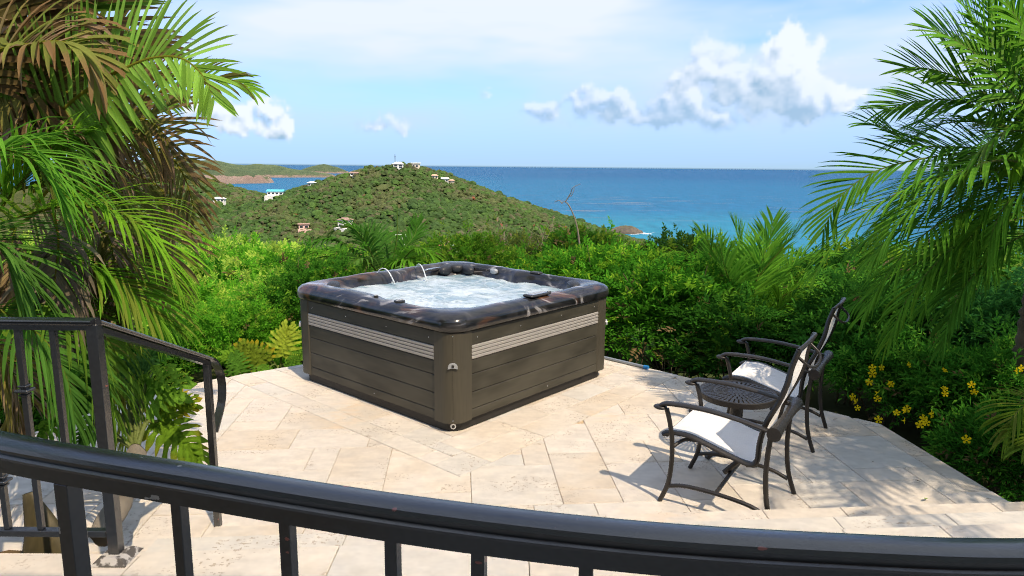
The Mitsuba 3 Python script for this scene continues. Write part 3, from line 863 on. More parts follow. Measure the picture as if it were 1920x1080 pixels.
# ------------------------------------------------------------------ chairs and table
def build_chair():
    """Local frame: x backward from the front feet, y across (0 near, .57 far), z up."""
    W_ = .57
    parts = []
    rail = [(-.02, .425), (.02, .445), (.14, .450), (.26, .420), (.43, .372), (.515, .362), (.545, .40), (.55, .50), (.575, .62), (.635, .76), (.670, .87), (.685, .97), (.715, 1.07)]
    for y, s in ((0.035, 1), (W_ - .035, -1)):
        parts.append(('side_rail', tube([(x, y + (s * .02 if z > .9 else 0), z) for x, z in rail], .0155, 10, (0, 1, 0), 60, ry=.024), 'chair_metal'))
    for y in (0, W_):
        parts.append(('front_leg', tube([(-.01, y, .0), (.035, y, .12), (.052, y, .25), (.05, y, .40), (.03, y, .52), (.005, y, .605)], .0145, 10, (0, 1, 0), 24), 'chair_metal'))
        parts.append(('rear_leg', tube([(.67, y, .0), (.625, y, .14), (.605, y, .30), (.605, y, .44), (.615, y, .57)], .0145, 10, (0, 1, 0), 24), 'chair_metal'))
        parts.append(('armrest', tube([(-.045, y, .600), (-.02, y, .628), (.05, y, .642), (.25, y, .645), (.46, y, .622), (.63, y, .590)], [.02, .026, .028, .027, .024, .020], 12, (0, 0, 1), 40, ry=.0125), 'chair_metal'))
        parts.append(('arm_end', (lambda v, f: (v * [.042, .036, .016] + [-.035, y, .608], f))(*sphere([0, 0, 0], 1, 2)), 'chair_metal'))
        parts.append(('side_stretcher', tube([(.045, y, .115), (.15, y, .140), (.34, y, .142), (.52, y, .125), (.625, y, .09)], .0125, 8, (0, 1, 0), 20), 'chair_metal'))
    t = np.linspace(0, 1, 24)
    parts.append(('back_roller', tube([(.635, -.03 + .63 * q, .590) for q in t], [.040 - .012 * math.sin(math.pi * q) for q in t], 16, (0, 0, 1)), 'chair_metal'))
    parts.append(('cross_stretcher', tube([(.33, 0, .142), (.34, W_ / 2, .165), (.33, W_, .142)], .0125, 8, (0, 0, 1), 16), 'chair_metal'))
    parts.append(('swivel_strut', tube([(.30, W_ * .5, .16), (.40, W_ * .5, .28), (.45, W_ * .5, .36)], .018, 8, (0, 1, 0), 8), 'chair_metal'))
    parts.append(('front_bar', tube([(.005, .03, .425), (.005, W_ - .03, .425)], .012, 8, (0, 0, 1)), 'chair_metal'))
    parts.append(('front_brace', tube([(.045, 0.0, .36), (.10, .06, .405), (.18, .06, .42)], .011, 8, (0, 0, 1), 8), 'chair_metal'))
    parts.append(('seat_bar', tube([(.49, .03, .352), (.49, W_ - .03, .352)], .012, 8, (0, 0, 1)), 'chair_metal'))
    parts.append(('top_bar', tube([(.712, .05, 1.065), (.735, W_ * .3, 1.085), (.735, W_ * .7, 1.085), (.712, W_ - .05, 1.065)], .0125, 10, (1, 0, 0), 20), 'chair_metal'))
    parts.append(('back_handle', tube([(.70, .10, 1.02), (.765, .13, .965), (.78, W_ / 2, .945), (.765, W_ - .13, .965), (.70, W_ - .10, 1.02)], .009, 8, (0, 0, 1), 24), 'chair_metal'))
    # slings: a seat and a back of woven fabric between the rails
    def sling(pts, n, sag):
        p = spline([(x, 0, z) for x, z in pts], n); ys = np.linspace(.045, W_ - .045, 14)
        tg = nm(np.gradient(p, axis=0)); nr = np.stack([-tg[:, 2], tg[:, 1], tg[:, 0]], -1)
        V = p[:, None] + np.stack([ys * 0, ys, ys * 0], -1)[None] - nr[:, None] * (sag * np.sin(np.pi * np.linspace(0, 1, n))[:, None] * np.sin(np.pi * np.linspace(0, 1, 14))[None])[..., None]
        i, j = np.meshgrid(np.arange(n - 1), np.arange(13), indexing='ij'); a_ = i * 14 + j
        f = np.stack([a_, a_ + 1, a_ + 15, a_ + 14], -1).reshape(-1, 4)
        uu, vv = np.meshgrid(np.linspace(0, 1, 14), np.linspace(0, 1, n))
        return V.reshape(-1, 3), f, np.stack([uu, vv], -1).reshape(-1, 2)
    parts.append(('seat_sling', sling([(x, z + .012) for x, z in rail[1:6]], 26, .012), 'sling'))
    parts.append(('back_sling', sling([(x - .004, z) for x, z in rail[6:]], 30, .015), 'sling'))
    out = []
    for name, m, b in parts:
        if len(m) == 3:
            out.append((name, ply((m[0], m[1]), b, True, uv=m[2])))
        else:
            out.append((name, ply((m[0], m[1]), b, 40)))
    return out


chair_parts = build_chair()


def place_chair(x, y, deg, label, z=0.0):
    k = thing('patio_chair', label, 'chair', 'sling patio chairs beside the round table')
    tw = T().translate([x, y, z]).rotate([0, 0, 1], deg)
    for name, d in chair_parts:
        kk = key_for(k + '__' + name); scene[kk] = {**d, 'to_world': tw}


place_chair(.94, 3.95, -33, 'nearer dark metal patio chair with white sling seat, in front of the round table')
place_chair(1.655, 5.085, -33, 'farther dark metal patio chair with white sling seat, behind the round table')

tc = A([1.615, 4.66, 0]); TR, TZ = .265, .475
tb = thing('side_table', 'round dark metal table with slotted top between the two chairs', 'table')
disc = shapely.Point(0, 0).buffer(TR - .012, 24)
holes = []
for rad, ln, wd, n, off in ((.205, .075, .011, 44, 0), (.130, .045, .010, 26, .1), (.085, .028, .010, 18, 0), (.045, .020, .008, 10, .2)):
    for i in range(n):
        t = 2 * math.pi * (i + off) / n
        holes.append(affinity.rotate(box(rad - ln / 2, -wd / 2, rad + ln / 2, wd / 2), math.degrees(t), origin=(0, 0)))
top = disc.difference(shapely.union_all(holes))
v, f = prism(top, TZ - .006, TZ)
put('table_top', (v + tc, f), 'chair_metal', tb)
rim = sweep(np.stack([np.cos(np.linspace(0, 2 * np.pi, 73)) * (TR - .006), np.sin(np.linspace(0, 2 * np.pi, 73)) * (TR - .006), np.full(73, TZ - .017)], 1), [(.007, -.02), (.009, .0), (.008, .018), (.002, .022), (-.006, .018), (-.007, -.02)], cap=False)
put('rim', (rim[0] + tc, rim[1]), 'chair_metal', tb, smooth=40)
m = trimesh.creation.cylinder(.045, TZ - .08, sections=24); put('pedestal', (A(m.vertices) + tc + [0, 0, (TZ - .02) / 2 + .02], A(m.faces)), 'chair_metal', tb, smooth=40)
for i in range(4):
    t = i * math.pi / 2 + .35; c, s = math.cos(t), math.sin(t)
    put('foot', place(sweep([(.03, 0, .075), (.12, 0, .06), (.20, 0, .03), (.235, 0, .012)], [(-.018, -.010), (.018, -.010), (.012, .012), (-.012, .012)], (0, 0, 1), [1.25, 1.1, .95, 1.1]), mat(*tc, t)), 'chair_metal', tb, smooth=40)
    put('bracket', place(sweep([(.04, 0, .40), (.12, 0, .44), (.235, 0, .462)], [(-.008, -.008), (.008, -.008), (.008, .008), (-.008, .008)]), mat(*tc, t)), 'chair_metal', tb)

# pole along the terrace edge
p0, p1 = A([.70, 7.42, .018]), A([1.37, 6.80, .018])
pk = thing('pool_pole', 'grey pole with a blue end lying along the terrace edge behind the hot tub', 'pole')
put('shaft', tube([p0, p1], .016, 12), 'pole_grey', pk, smooth=40)
put('end_cap', tube([p1 + nm(p1 - p0) * .002, p1 + nm(p1 - p0) * .05], .021, 12), 'blue_plastic', pk, smooth=40)

# ------------------------------------------------------------------ railings
CAP = [(-.032, -.020), (-.035, -.013), (-.029, -.009), (-.033, .004), (-.029, .012), (-.016, .0165), (.0, .018), (.016, .0165), (.029, .012), (.033, .004), (.029, -.009), (.035, -.013), (.032, -.020)]
CH = [(-.019, -.058), (.019, -.058), (.019, -.0205), (-.019, -.0205)]
fr = thing('balcony_railing', 'black curved iron railing with worn handrail across the bottom of the view', 'railing')
pl = spline([(-2.3, 1.95, 1.43), (-1.65, 1.63, 1.43), (-1.12, 1.415, 1.43), (-.58, 1.25, 1.43), (-.15, 1.13, 1.43), (.22, 1.055, 1.43), (.56, 1.02, 1.43), (.84, 1.01, 1.43), (1.3, 1.04, 1.43), (1.9, 1.15, 1.43)], 90)
put('handrail', sweep(pl, CAP), 'iron', fr, smooth=35)
put('channel', sweep(pl, CH), 'iron', fr)
put('bottom_rail', sweep(pl - [0, 0, .90], [(-.016, -.012), (.016, -.012), (.016, .012), (-.016, .012)]), 'iron', fr)
L_ = np.r_[0, np.cumsum(np.linalg.norm(np.diff(pl, axis=0), axis=1))]


def on_rail(u):
    """The point of the handrail in direction u (photograph column)."""
    ang = (u - 960) / FOC
    i = np.argmin(np.abs(pl[:, 0] / pl[:, 1] * 1.0 - ang * 1.0)); return i


def bar(parent, name, x, y, z0, z1, w, rz=0.0):
    return put(name, place(rbox([-w / 2, -w / 2, z0], [w / 2, w / 2, z1], .0015), mat(x, y, 0, rz)), 'iron', parent)


def dir_u(u):
    """Plan direction x / y of a photograph column near the foot of the frame."""
    d = at(u, 1000, 1.0) - eye
    return d[0]


for u, w, nme in ((-470, .024, 'baluster'), (-250, .024, 'baluster'), (-45, .024, 'baluster'), (147, .037, 'post'), (352, .024, 'baluster'), (541, .024, 'baluster'), (728, .024, 'baluster'), (905, .024, 'baluster'), (1084, .024, 'baluster'), (1258, .037, 'post'), (1432, .024, 'baluster'), (1610, .024, 'baluster'), (1790, .024, 'baluster'), (1975, .024, 'baluster')):
    i = np.argmin(np.abs(pl[:, 0] / pl[:, 1] - dir_u(u)))
    t = nm(pl[min(i + 1, 89)] - pl[max(i - 1, 0)])
    bar(fr, nme, pl[i, 0], pl[i, 1], .452 if nme == 'post' else .53, 1.371, w, math.atan2(t[1], t[0]))

CAP2 = [(x * .95, z * .55) for x, z in CAP]
CH2 = [(-.017, -.034), (.017, -.034), (.017, -.0112), (-.017, -.0112)]
sr = thing('stair_railing', 'black iron stair railing with a sloping handrail on the left of the steps', 'railing')
RZ, RY = 1.44, 2.555
a0, a1 = A([-4.4, RY, RZ]), A([-1.60, RY, RZ])
put('handrail', sweep(np.linspace(a0, a1, 12), CAP2), 'iron', sr, smooth=35)
put('channel', sweep(np.linspace(a0, a1, 3), CH2), 'iron', sr)
s0, s1 = A([-1.605, RY + .0, RZ - .002]), A([-1.665, 3.62, .985])
loop = spline([s1 + A([0, 0, 0]), s1 + A([-.002, .07, -.035]), s1 + A([-.002, .135, -.12]), s1 + A([0, .15, -.21]), s1 + A([0, .12, -.31]), s1 + A([0, .01, -.43])], 24)
put('sloping_handrail', cat_meshes([sweep(np.linspace(s0, s1, 16), CAP2, (0, .35, 1))]), 'iron', sr, smooth=35)
put('volute', sweep(loop, [(-.022, -.006), (.022, -.006), (.022, .006), (-.022, .006)], np.stack([np.zeros(24), np.linspace(.4, 1, 24), np.linspace(1, .05, 24)], 1)), 'iron', sr, smooth=35)
put('sloping_channel', sweep(np.linspace(s0 - [0, 0, .004], s1 - [0, 0, .004], 3), CH2, (0, .35, 1)), 'iron', sr)
bar(sr, 'post', -1.605, RY, .452, RZ - .013, .043)
bar(sr, 'end_post', -1.665, 3.60, .002, .970, .034)
pf = [(-.072, -.072, .448), (.072, -.072, .448), (.072, .072, .448), (-.072, .072, .448), (-.045, -.045, .472), (.045, -.045, .472), (.045, .045, .472), (-.045, .045, .472)]
m = trimesh.convex.convex_hull(A(pf)); put('base_plate', (A(m.vertices) + [-1.605, RY, 0.0015], A(m.faces)), 'plate', sr, label='corroded pale base plate under the post')
put('bottom_rail', rbox([-4.4, RY - .017, .545], [-1.631, RY + .017, .572], .002), 'iron', sr)
for i in range(9):
    x = -1.765 - i * .135
    b = bar(sr, 'baluster', x, RY, .573, RZ - .0345, .022)
    if i % 2 == 1:
        col = [rbox([x - .017, RY - .017, z - .004], [x + .017, RY + .017, z + .004], .002) for z in (1.142, 1.178)] + [rbox([x - .026, RY - .026, z - .006], [x + .026, RY + .026, z + .006], .003) for z in (1.160,)]
        put('collar', cat_meshes(col), 'iron', b)
    else:
        z = .78
        put('collar', cat_meshes([rbox([x - .017, RY - .017, z - .022], [x + .017, RY + .017, z - .014], .002), rbox([x - .026, RY - .026, z - .006], [x + .026, RY + .026, z + .006], .003), rbox([x - .017, RY - .017, z + .014], [x + .017, RY + .017, z + .022], .002)]), 'iron', b)

# ------------------------------------------------------------------ vegetation
UP = A([0, 0, 1.0])


def leaves(P, D, N, L, W, C, fold=.22, bend=.12):
    """Small folded leaves: base, two edges, tip; two triangles each."""
    n = len(P); D = nm(D); S = nm(np.cross(D, N)); N = np.cross(S, D)
    L = np.broadcast_to(L, (n,))[:, None]; W = np.broadcast_to(W, (n,))[:, None]
    mid = P + D * L * .45
    V = np.stack([P, mid + S * W * .5 + N * W * fold, P + D * L - N * L * bend, mid - S * W * .5 + N * W * fold], 1)
    F = (np.arange(n) * 4)[:, None, None] + A([[0, 1, 2], [0, 2, 3]])
    C4 = np.repeat(C[:, None], 4, 1) * A([.95, 1.0, 1.08, 1.0])[None, :, None]
    return V.reshape(-1, 3), F.reshape(-1, 3), C4.reshape(-1, 3)


def rnd_dir(g, n):
    return nm(g.normal(size=(n, 3)))


def sprigs(g, P, D, C, ln, nleaf, leafL, leafW, pinnate=True):
    """Twigs at P along D, each with nleaf leaves: in two ranks (pinnate) or all round."""
    n = len(P); D = nm(D)
    N = nm(UP * .9 + rnd_dir(g, n) * .6); S = nm(np.cross(D, N)); N = np.cross(S, D)
    ln = np.broadcast_to(ln, (n,))
    out = []
    for k in range(nleaf):
        t = (k // 2 + .6) / (nleaf / 2 + .1) if pinnate else (k + .5) / nleaf
        base = P + D * (ln * t)[:, None] - UP * (ln * .18 * t * t)[:, None]
        if k == nleaf - 1:
            d = D
        elif pinnate:
            s = 1 if k % 2 else -1
            d = D * .45 + S * s + N * .12
        else:
            a = k * 2.4 + g.random(n) * .8
            d = D * .75 + S * np.cos(a)[:, None] + N * np.sin(a)[:, None]
        q = .8 + .4 * g.random(n)
        out.append(leaves(base, d + rnd_dir(g, n) * .18, N + rnd_dir(g, n) * .35, leafL * q, leafW * q, C * (.88 + .24 * g.random(n))[:, None]))
    return cat_meshes(out)


def foliage(seed, c, r, n, ln=.14, nleaf=9, leafL=.05, leafW=.024, col=(.05, .13, .015), tip=(.13, .22, .02), ptip=.15, pinnate=True, lump=.45, low=-.35, inner=.3, nfreq=2.3, tall=1.0):
    """A bush of twigs on an uneven shell with hollows, plus twigs inside."""
    g = np.random.default_rng(seed); c, r = A(c, dtype=float), A(r, dtype=float)
    d = rnd_dir(g, int(n * 2.2)); d = d[d[:, 2] > low][:n]
    lum = meshkit.fbm(d * nfreq + seed * 1.7, 3, seed)
    lum = np.clip((lum - .3) / .4, 0, 1)
    rad = (1 - lump) + lump * lum + g.normal(0, .04, len(d))
    ins = g.random(len(d)) < inner
    rad = np.where(ins, rad * g.uniform(.45, .9, len(d)), rad)
    P = c + d * r * rad[:, None]
    D = nm(d * A([1, 1, .8]) + UP * .25 + rnd_dir(g, len(d)) * .55)
    base = A(col)[None] * (.7 + .6 * meshkit.noise(d * 4 + seed, seed + 3))[:, None]
    newg = (g.random(len(d)) < ptip * (lum * 1.6)) & ~ins
    C = np.where(newg[:, None], A(tip)[None] * g.uniform(.8, 1.2, len(d))[:, None], base) * A([.92, 1.16, 1.0])
    shoot = (g.random(len(d)) < .05) & (d[:, 2] > .1)
    P = P + UP * (shoot * g.uniform(.1, .45, len(d)) * r[2] * tall)[:, None] + d * (shoot * .12 * r[0])[:, None]
    dead = g.random(len(d)) < .025
    C = np.where(dead[:, None], A([.24, .17, .08])[None] * g.uniform(.6, 1.3, len(d))[:, None], C)
    return sprigs(g, P, D, C, ln * g.uniform(.7, 1.3, len(d)), nleaf, leafL, leafW, pinnate)


def stems(seed, c, r, n, base_z, rad=.012, spread=.35):
    g = np.random.default_rng(seed + 500); out = []
    for i in range(n):
        a = g.uniform(0, 2 * np.pi); b = A([c[0] + math.cos(a) * r[0] * spread * .4, c[1] + math.sin(a) * r[1] * spread * .4, base_z])
        d = nm(g.normal(size=3) * A([1, 1, .3]) + UP * .7)
        e = A(c) + d * A(r) * g.uniform(.7, 1.2)
        m = (b + e) / 2 + g.normal(size=3) * .06 + UP * .05
        out.append(tube([b, m, e], [rad, rad * .7, rad * .3], 5, n=8))
    v, f = cat_meshes(out)
    return v, f, np.tile(A([[.13, .10, .06]]), (len(v), 1))


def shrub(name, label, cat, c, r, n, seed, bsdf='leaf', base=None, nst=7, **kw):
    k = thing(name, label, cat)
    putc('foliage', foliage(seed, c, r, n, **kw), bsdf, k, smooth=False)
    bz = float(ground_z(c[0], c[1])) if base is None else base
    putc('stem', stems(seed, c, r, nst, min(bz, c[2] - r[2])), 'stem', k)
    return k


# ---- palm fronds
def frond(ctrl, n=46, L=.5, W=.04, lift=.35, droop=.25, a0=62, a1=22, pet=.12, col=(.06, .15, .02), tipc=None, ptip=.25, dead=0.0, deadc=(.20, .14, .08), curl=0.0, up=(0, 0, 1), seed=0, jit=.10, rad=.010, rcol=(.16, .19, .03), segs=5, prof=None, sides=(1, -1), lc=None):
    g = np.random.default_rng(seed)
    p = spline(ctrl, 40)
    cum = np.r_[0, np.cumsum(np.linalg.norm(np.diff(p, axis=0), axis=1))]; cum /= cum[-1]
    t_, s_, u_ = frames(p, up)
    tau = np.linspace(0, 1, n); parts = []
    rv, rf = tube(p, [rad, rad * .8, rad * .5, rad * .2], 6, up)
    parts.append((rv, rf, np.tile(A([rcol]), (len(rv), 1))))
    for side in sides:
        tt = pet + (1 - pet) * np.clip(tau + g.normal(0, .3 / n, n), 0, 1)
        f = lambda X: np.stack([np.interp(tt, cum, X[:, k]) for k in range(3)], -1)
        B, Tn, Sd, Un = f(p), nm(f(t_)), nm(f(s_)), nm(f(u_))
        al = np.radians(a0 + (a1 - a0) * tau ** 1.5 + g.normal(0, 4, n))[:, None]
        lf = lift + g.normal(0, jit, n)[:, None]
        d0 = nm(Tn * np.cos(al) + np.sin(al) * (side * Sd * np.cos(lf) + Un * np.sin(lf)))
        pr = (.45 + .75 * np.sin(np.pi * np.clip(tau * .85 + .12, 0, 1)) ** .8) if prof is None else prof(tau)
        ll = L * pr * g.uniform(.88, 1.08, n)
        dd = g.random(n) < dead
        dr_ = (droop * g.uniform(.6, 1.4, n) + dd * curl)[:, None]
        ss = np.linspace(0, 1, segs + 1)
        N0 = nm(np.cross(np.cross(d0, Un), d0) + 1e-9)
        wd = W * (.6 + .4 * pr) * np.where(dd, .75, 1)
        rows = []
        cur, dirn = B.copy(), d0.copy()
        for k, s in enumerate(ss):
            w = wd * (np.sin(np.pi * min(.15 + .85 * s, 1.0)) ** .55 if s < .999 else .02)
            sdv = nm(np.cross(dirn, N0)); nn = np.cross(sdv, dirn)
            tw = (dd * curl * 1.4 * s * g.choice([-1, 1], n))[:, None]
            sdv = sdv * np.cos(tw) + nn * np.sin(tw)
            rows.append(np.stack([cur - sdv * w[:, None] * .5 + nn * w[:, None] * .16, cur, cur + sdv * w[:, None] * .5 + nn * w[:, None] * .16], 1))
            dirn = nm(dirn - UP * dr_ * (3.2 * (s * s + .12)) * (1.0 / segs) * 2.0)
            cur = cur + dirn * (ll / segs)[:, None]
        V = np.stack(rows, 1)                                   # n, segs+1, 3, 3
        base = A(col)[None] * g.uniform(.78, 1.3, n)[:, None] * A([1.2, 1.24, 1.08])
        if lc is not None:
            m_ = g.random(n) < .3; base = np.where(m_[:, None], A(lc)[None], base)
        C = np.repeat(np.repeat(base[:, None], segs + 1, 1)[:, :, None], 3, 2)
        if tipc is not None:
            wgt = np.clip((ss[None] - (1 - ptip * 2 * g.random(n))[:, None]) / .18, 0, 1)[..., None, None]
            C = C * (1 - wgt) + A(tipc) * wgt
        dk = A(deadc)[None] * g.uniform(.8, 1.6, n)[:, None]
        C = np.where(dd[:, None, None, None], np.repeat(np.repeat(dk[:, None], segs + 1, 1)[:, :, None], 3, 2), C)
        C = C * A([1.0, .92, 1.0])[None, None, :, None]
        i = (np.arange(n) * (segs + 1) * 3)[:, None, None] + (np.arange(segs) * 3)[None, :, None]
        q = np.concatenate([np.stack([i, i + 1, i + 4, i + 3], -1), np.stack([i + 1, i + 2, i + 5, i + 4], -1)], 2).reshape(-1, 4)
        parts.append((V.reshape(-1, 3), np.vstack([q[:, [0, 1, 2]], q[:, [0, 2, 3]]]), C.reshape(-1, 3)))
    return cat_meshes(parts)


def F(uvy):
    return [at(u, v, y) for u, v, y in uvy]


def trunk(p, r, col=(.17, .14, .10), n=24, seed=0, rings_=.10):
    v, f = tube(p, r, 14, (0, 1, 0), n=n * 3)
    c = np.asarray(p[0])
    z = v[:, 2]
    k = 1 + rings_ * np.sin(z * 60) + .12 * (meshkit.fbm(v * 14, 3, seed) - .5)
    axis = spline(p, n * 3); ax = np.stack([np.interp(z, np.sort(axis[:, 2]), axis[np.argsort(axis[:, 2]), j]) for j in range(3)], -1)
    v = ax + (v - ax) * k[:, None]
    tone = .7 + .6 * meshkit.fbm(v * 9, 3, seed + 2)
    return v, f, A(col)[None] * tone[:, None]


def crown(c, n, L, seed, el=(75, -5), az=(0, 360), arch=.8, jitter=.12):
    """Control points of n fronds round the point c."""
    g = np.random.default_rng(seed); out = []
    for i in range(n):
        a = math.radians(az[0] + (az[1] - az[0]) * ((i * .618 + .1) % 1) + g.normal(0, 6)); e = math.radians(el[0] + (el[1] - el[0]) * (i + .5) / n)
        l = L * g.uniform(.85, 1.1); t = np.linspace(0, 1, 6)[:, None]
        d = A([math.cos(a) * math.cos(e), math.sin(a) * math.cos(e), math.sin(e)])
        out.append(A(c) + d * l * t - UP * (arch * l * t ** 2.2) * (.35 + .5 * math.cos(e)))
    return out


BRT, MID, DRK = (.15, .32, .025), (.085, .22, .02), (.042, .125, .016)
OLV, BRN, GRYB = (.11, .13, .03), (.17, .115, .05), (.28, .23, .19)
TAN = (.30, .22, .12)

# 1. the big broad-leaved palm at the upper left
bp = thing('palm_tree', 'big broad-leaved palm with browned arching fronds filling the upper left corner', 'palm tree')
putc('trunk', trunk([(-3.75, 4.6, -.3), (-3.65, 4.45, .6), (-3.55, 4.35, 1.9), (-3.45, 4.3, 2.3)], [.12, .10, .09, .07], (.12, .12, .07)), 'stem', bp)
BIG = dict(W=.036, n=44, segs=6, rad=.012, rcol=(.25, .25, .03), bsdf='leaf', jit=.06)
GB = (.115, .115, .03)
for i, (pts, kw) in enumerate([
    (F([(20, 330, 4.1), (110, 215, 3.9), (180, 158, 3.8), (235, 128, 3.75), (286, 109, 3.7), (338, 109, 3.65), (377, 138, 3.6), (402, 185, 3.6)]), dict(L=.60, W=.031, col=(.22, .39, .07), lc=(.16, .31, .04), tipc=BRN, ptip=.08, droop=.10, lift=.08, up=(.25, -.85, .4), a0=74, a1=34, n=54, prof=lambda t: np.clip(1.02 - .15 * t - .62 * t ** 2.4, .1, 1))),
    (F([(70, 380, 4.7), (180, 250, 4.6), (281, 182, 4.5), (340, 160, 4.45), (385, 148, 4.4), (435, 150, 4.4), (468, 165, 4.4)]), dict(L=.46, W=.026, n=50, prof=lambda t: np.clip(1.02 - .2 * t - .5 * t ** 2.2, .1, 1), col=(.15, .30, .035), lc=GB, tipc=BRN, ptip=.18, droop=.20, lift=.1, up=(.15, -.8, .5), a0=60, a1=20)),
    (F([(-30, 330, 4.5), (-10, 190, 4.4), (20, 90, 4.3), (60, 10, 4.2), (120, -70, 4.1)]), dict(L=.85, col=(.12, .22, .035), lc=(.15, .13, .04), tipc=BRN, ptip=.45, droop=.05, lift=.05, up=(.3, -.9, .1), a0=48, a1=30)),
    (F([(-90, 150, 3.8), (0, 94, 3.8), (50, 84, 3.75), (110, 78, 3.7), (160, 95, 3.7), (190, 140, 3.7)]), dict(L=.40, W=.030, n=34, col=(.20, .22, .06), lc=(.30, .24, .11), tipc=(.30, .19, .09), ptip=.5, dead=.25, deadc=(.30, .21, .13), curl=.7, droop=.42, lift=.5, up=(.1, -.6, .8))),
    (F([(20, 330, 4.3), (120, 262, 4.2), (195, 230, 4.1), (255, 222, 4.05), (298, 240, 4.0), (322, 285, 4.0)]), dict(L=.46, W=.022, n=46, col=(.17, .16, .05), lc=(.22, .16, .08), tipc=(.24, .16, .08), ptip=.5, dead=.12, deadc=(.26, .18, .12), curl=.6, droop=.13, lift=.1, up=(.1, -.85, .4))),
    (F([(60, 360, 4.5), (180, 290, 4.4), (255, 272, 4.3), (310, 285, 4.25), (345, 330, 4.2), (365, 395, 4.2)]), dict(L=.32, W=.020, n=42, col=(.14, .145, .04), lc=(.20, .14, .07), tipc=BRN, ptip=.45, droop=.25, lift=.05, up=(.2, -.8, .5))),
    (F([(0, 350, 4.7), (40, 250, 4.7), (90, 170, 4.6), (160, 100, 4.6), (230, 60, 4.6)]), dict(L=.75, W=.036, col=(.10, .17, .03), lc=(.15, .11, .04), tipc=BRN, ptip=.4, droop=.06, lift=.05, up=(.2, -.9, .3), a0=50, a1=25)),
    (F([(-120, 240, 4.2), (-20, 190, 4.1), (60, 165, 4.0), (130, 175, 4.0), (190, 215, 4.0)]), dict(L=.52, W=.030, col=(.18, .17, .05), lc=(.22, .16, .08), tipc=BRN, ptip=.5, dead=.12, curl=.7, droop=.22, lift=.1, up=(.1, -.8, .5))),
    (F([(-80, 200, 4.0), (-40, 80, 4.0), (-10, 0, 4.0), (20, -60, 4.0)]), dict(L=.62, W=.034, col=(.13, .105, .04), lc=BRN, tipc=BRN, ptip=.5, droop=.30, lift=.0, up=(.1, -.8, .5))),
    (F([(20, 430, 4.8), (120, 370, 4.7), (210, 335, 4.6), (270, 335, 4.6), (310, 365, 4.6), (330, 420, 4.6)]), dict(L=.46, W=.024, col=(.16, .16, .045), lc=(.25, .18, .1), tipc=TAN, ptip=.4, dead=.15, curl=.6, droop=.22, lift=.1, up=(.1, -.8, .6))),
    (F([(60, 470, 4.9), (170, 420, 4.8), (240, 420, 4.8), (290, 450, 4.8), (322, 520, 4.8)]), dict(L=.44, W=.024, col=(.13, .15, .035), lc=BRN, tipc=BRN, ptip=.4, droop=.28, lift=.1, up=(.1, -.7, .7))),
    (F([(-10, 330, 4.2), (10, 220, 4.2), (20, 120, 4.15), (50, 40, 4.1)]), dict(L=.55, W=.03, col=(.10, .15, .03), lc=BRN, tipc=BRN, ptip=.5, droop=.12, lift=.1, up=(.1, -.9, .2), a0=45)),
    (F([(-60, 300, 4.0), (40, 250, 4.0), (110, 240, 4.0), (170, 260, 4.0), (215, 310, 4.0)]), dict(L=.42, W=.024, col=(.14, .13, .04), lc=TAN, tipc=TAN, ptip=.5, dead=.3, deadc=(.27, .2, .14), curl=.8, droop=.28, lift=.2)),
    ([(-3.4, 4.2, 2.3), (-3.6, 3.6, 3.2), (-3.5, 2.7, 3.7), (-3.2, 1.9, 3.7), (-3.0, 1.3, 3.4)], dict(L=.55, col=MID, droop=.2)),
]):
    kw = {**BIG, **kw}; b = kw.pop('bsdf')
    putc('frond', frond(pts, seed=100 + i, **kw), b, bp, smooth=True)

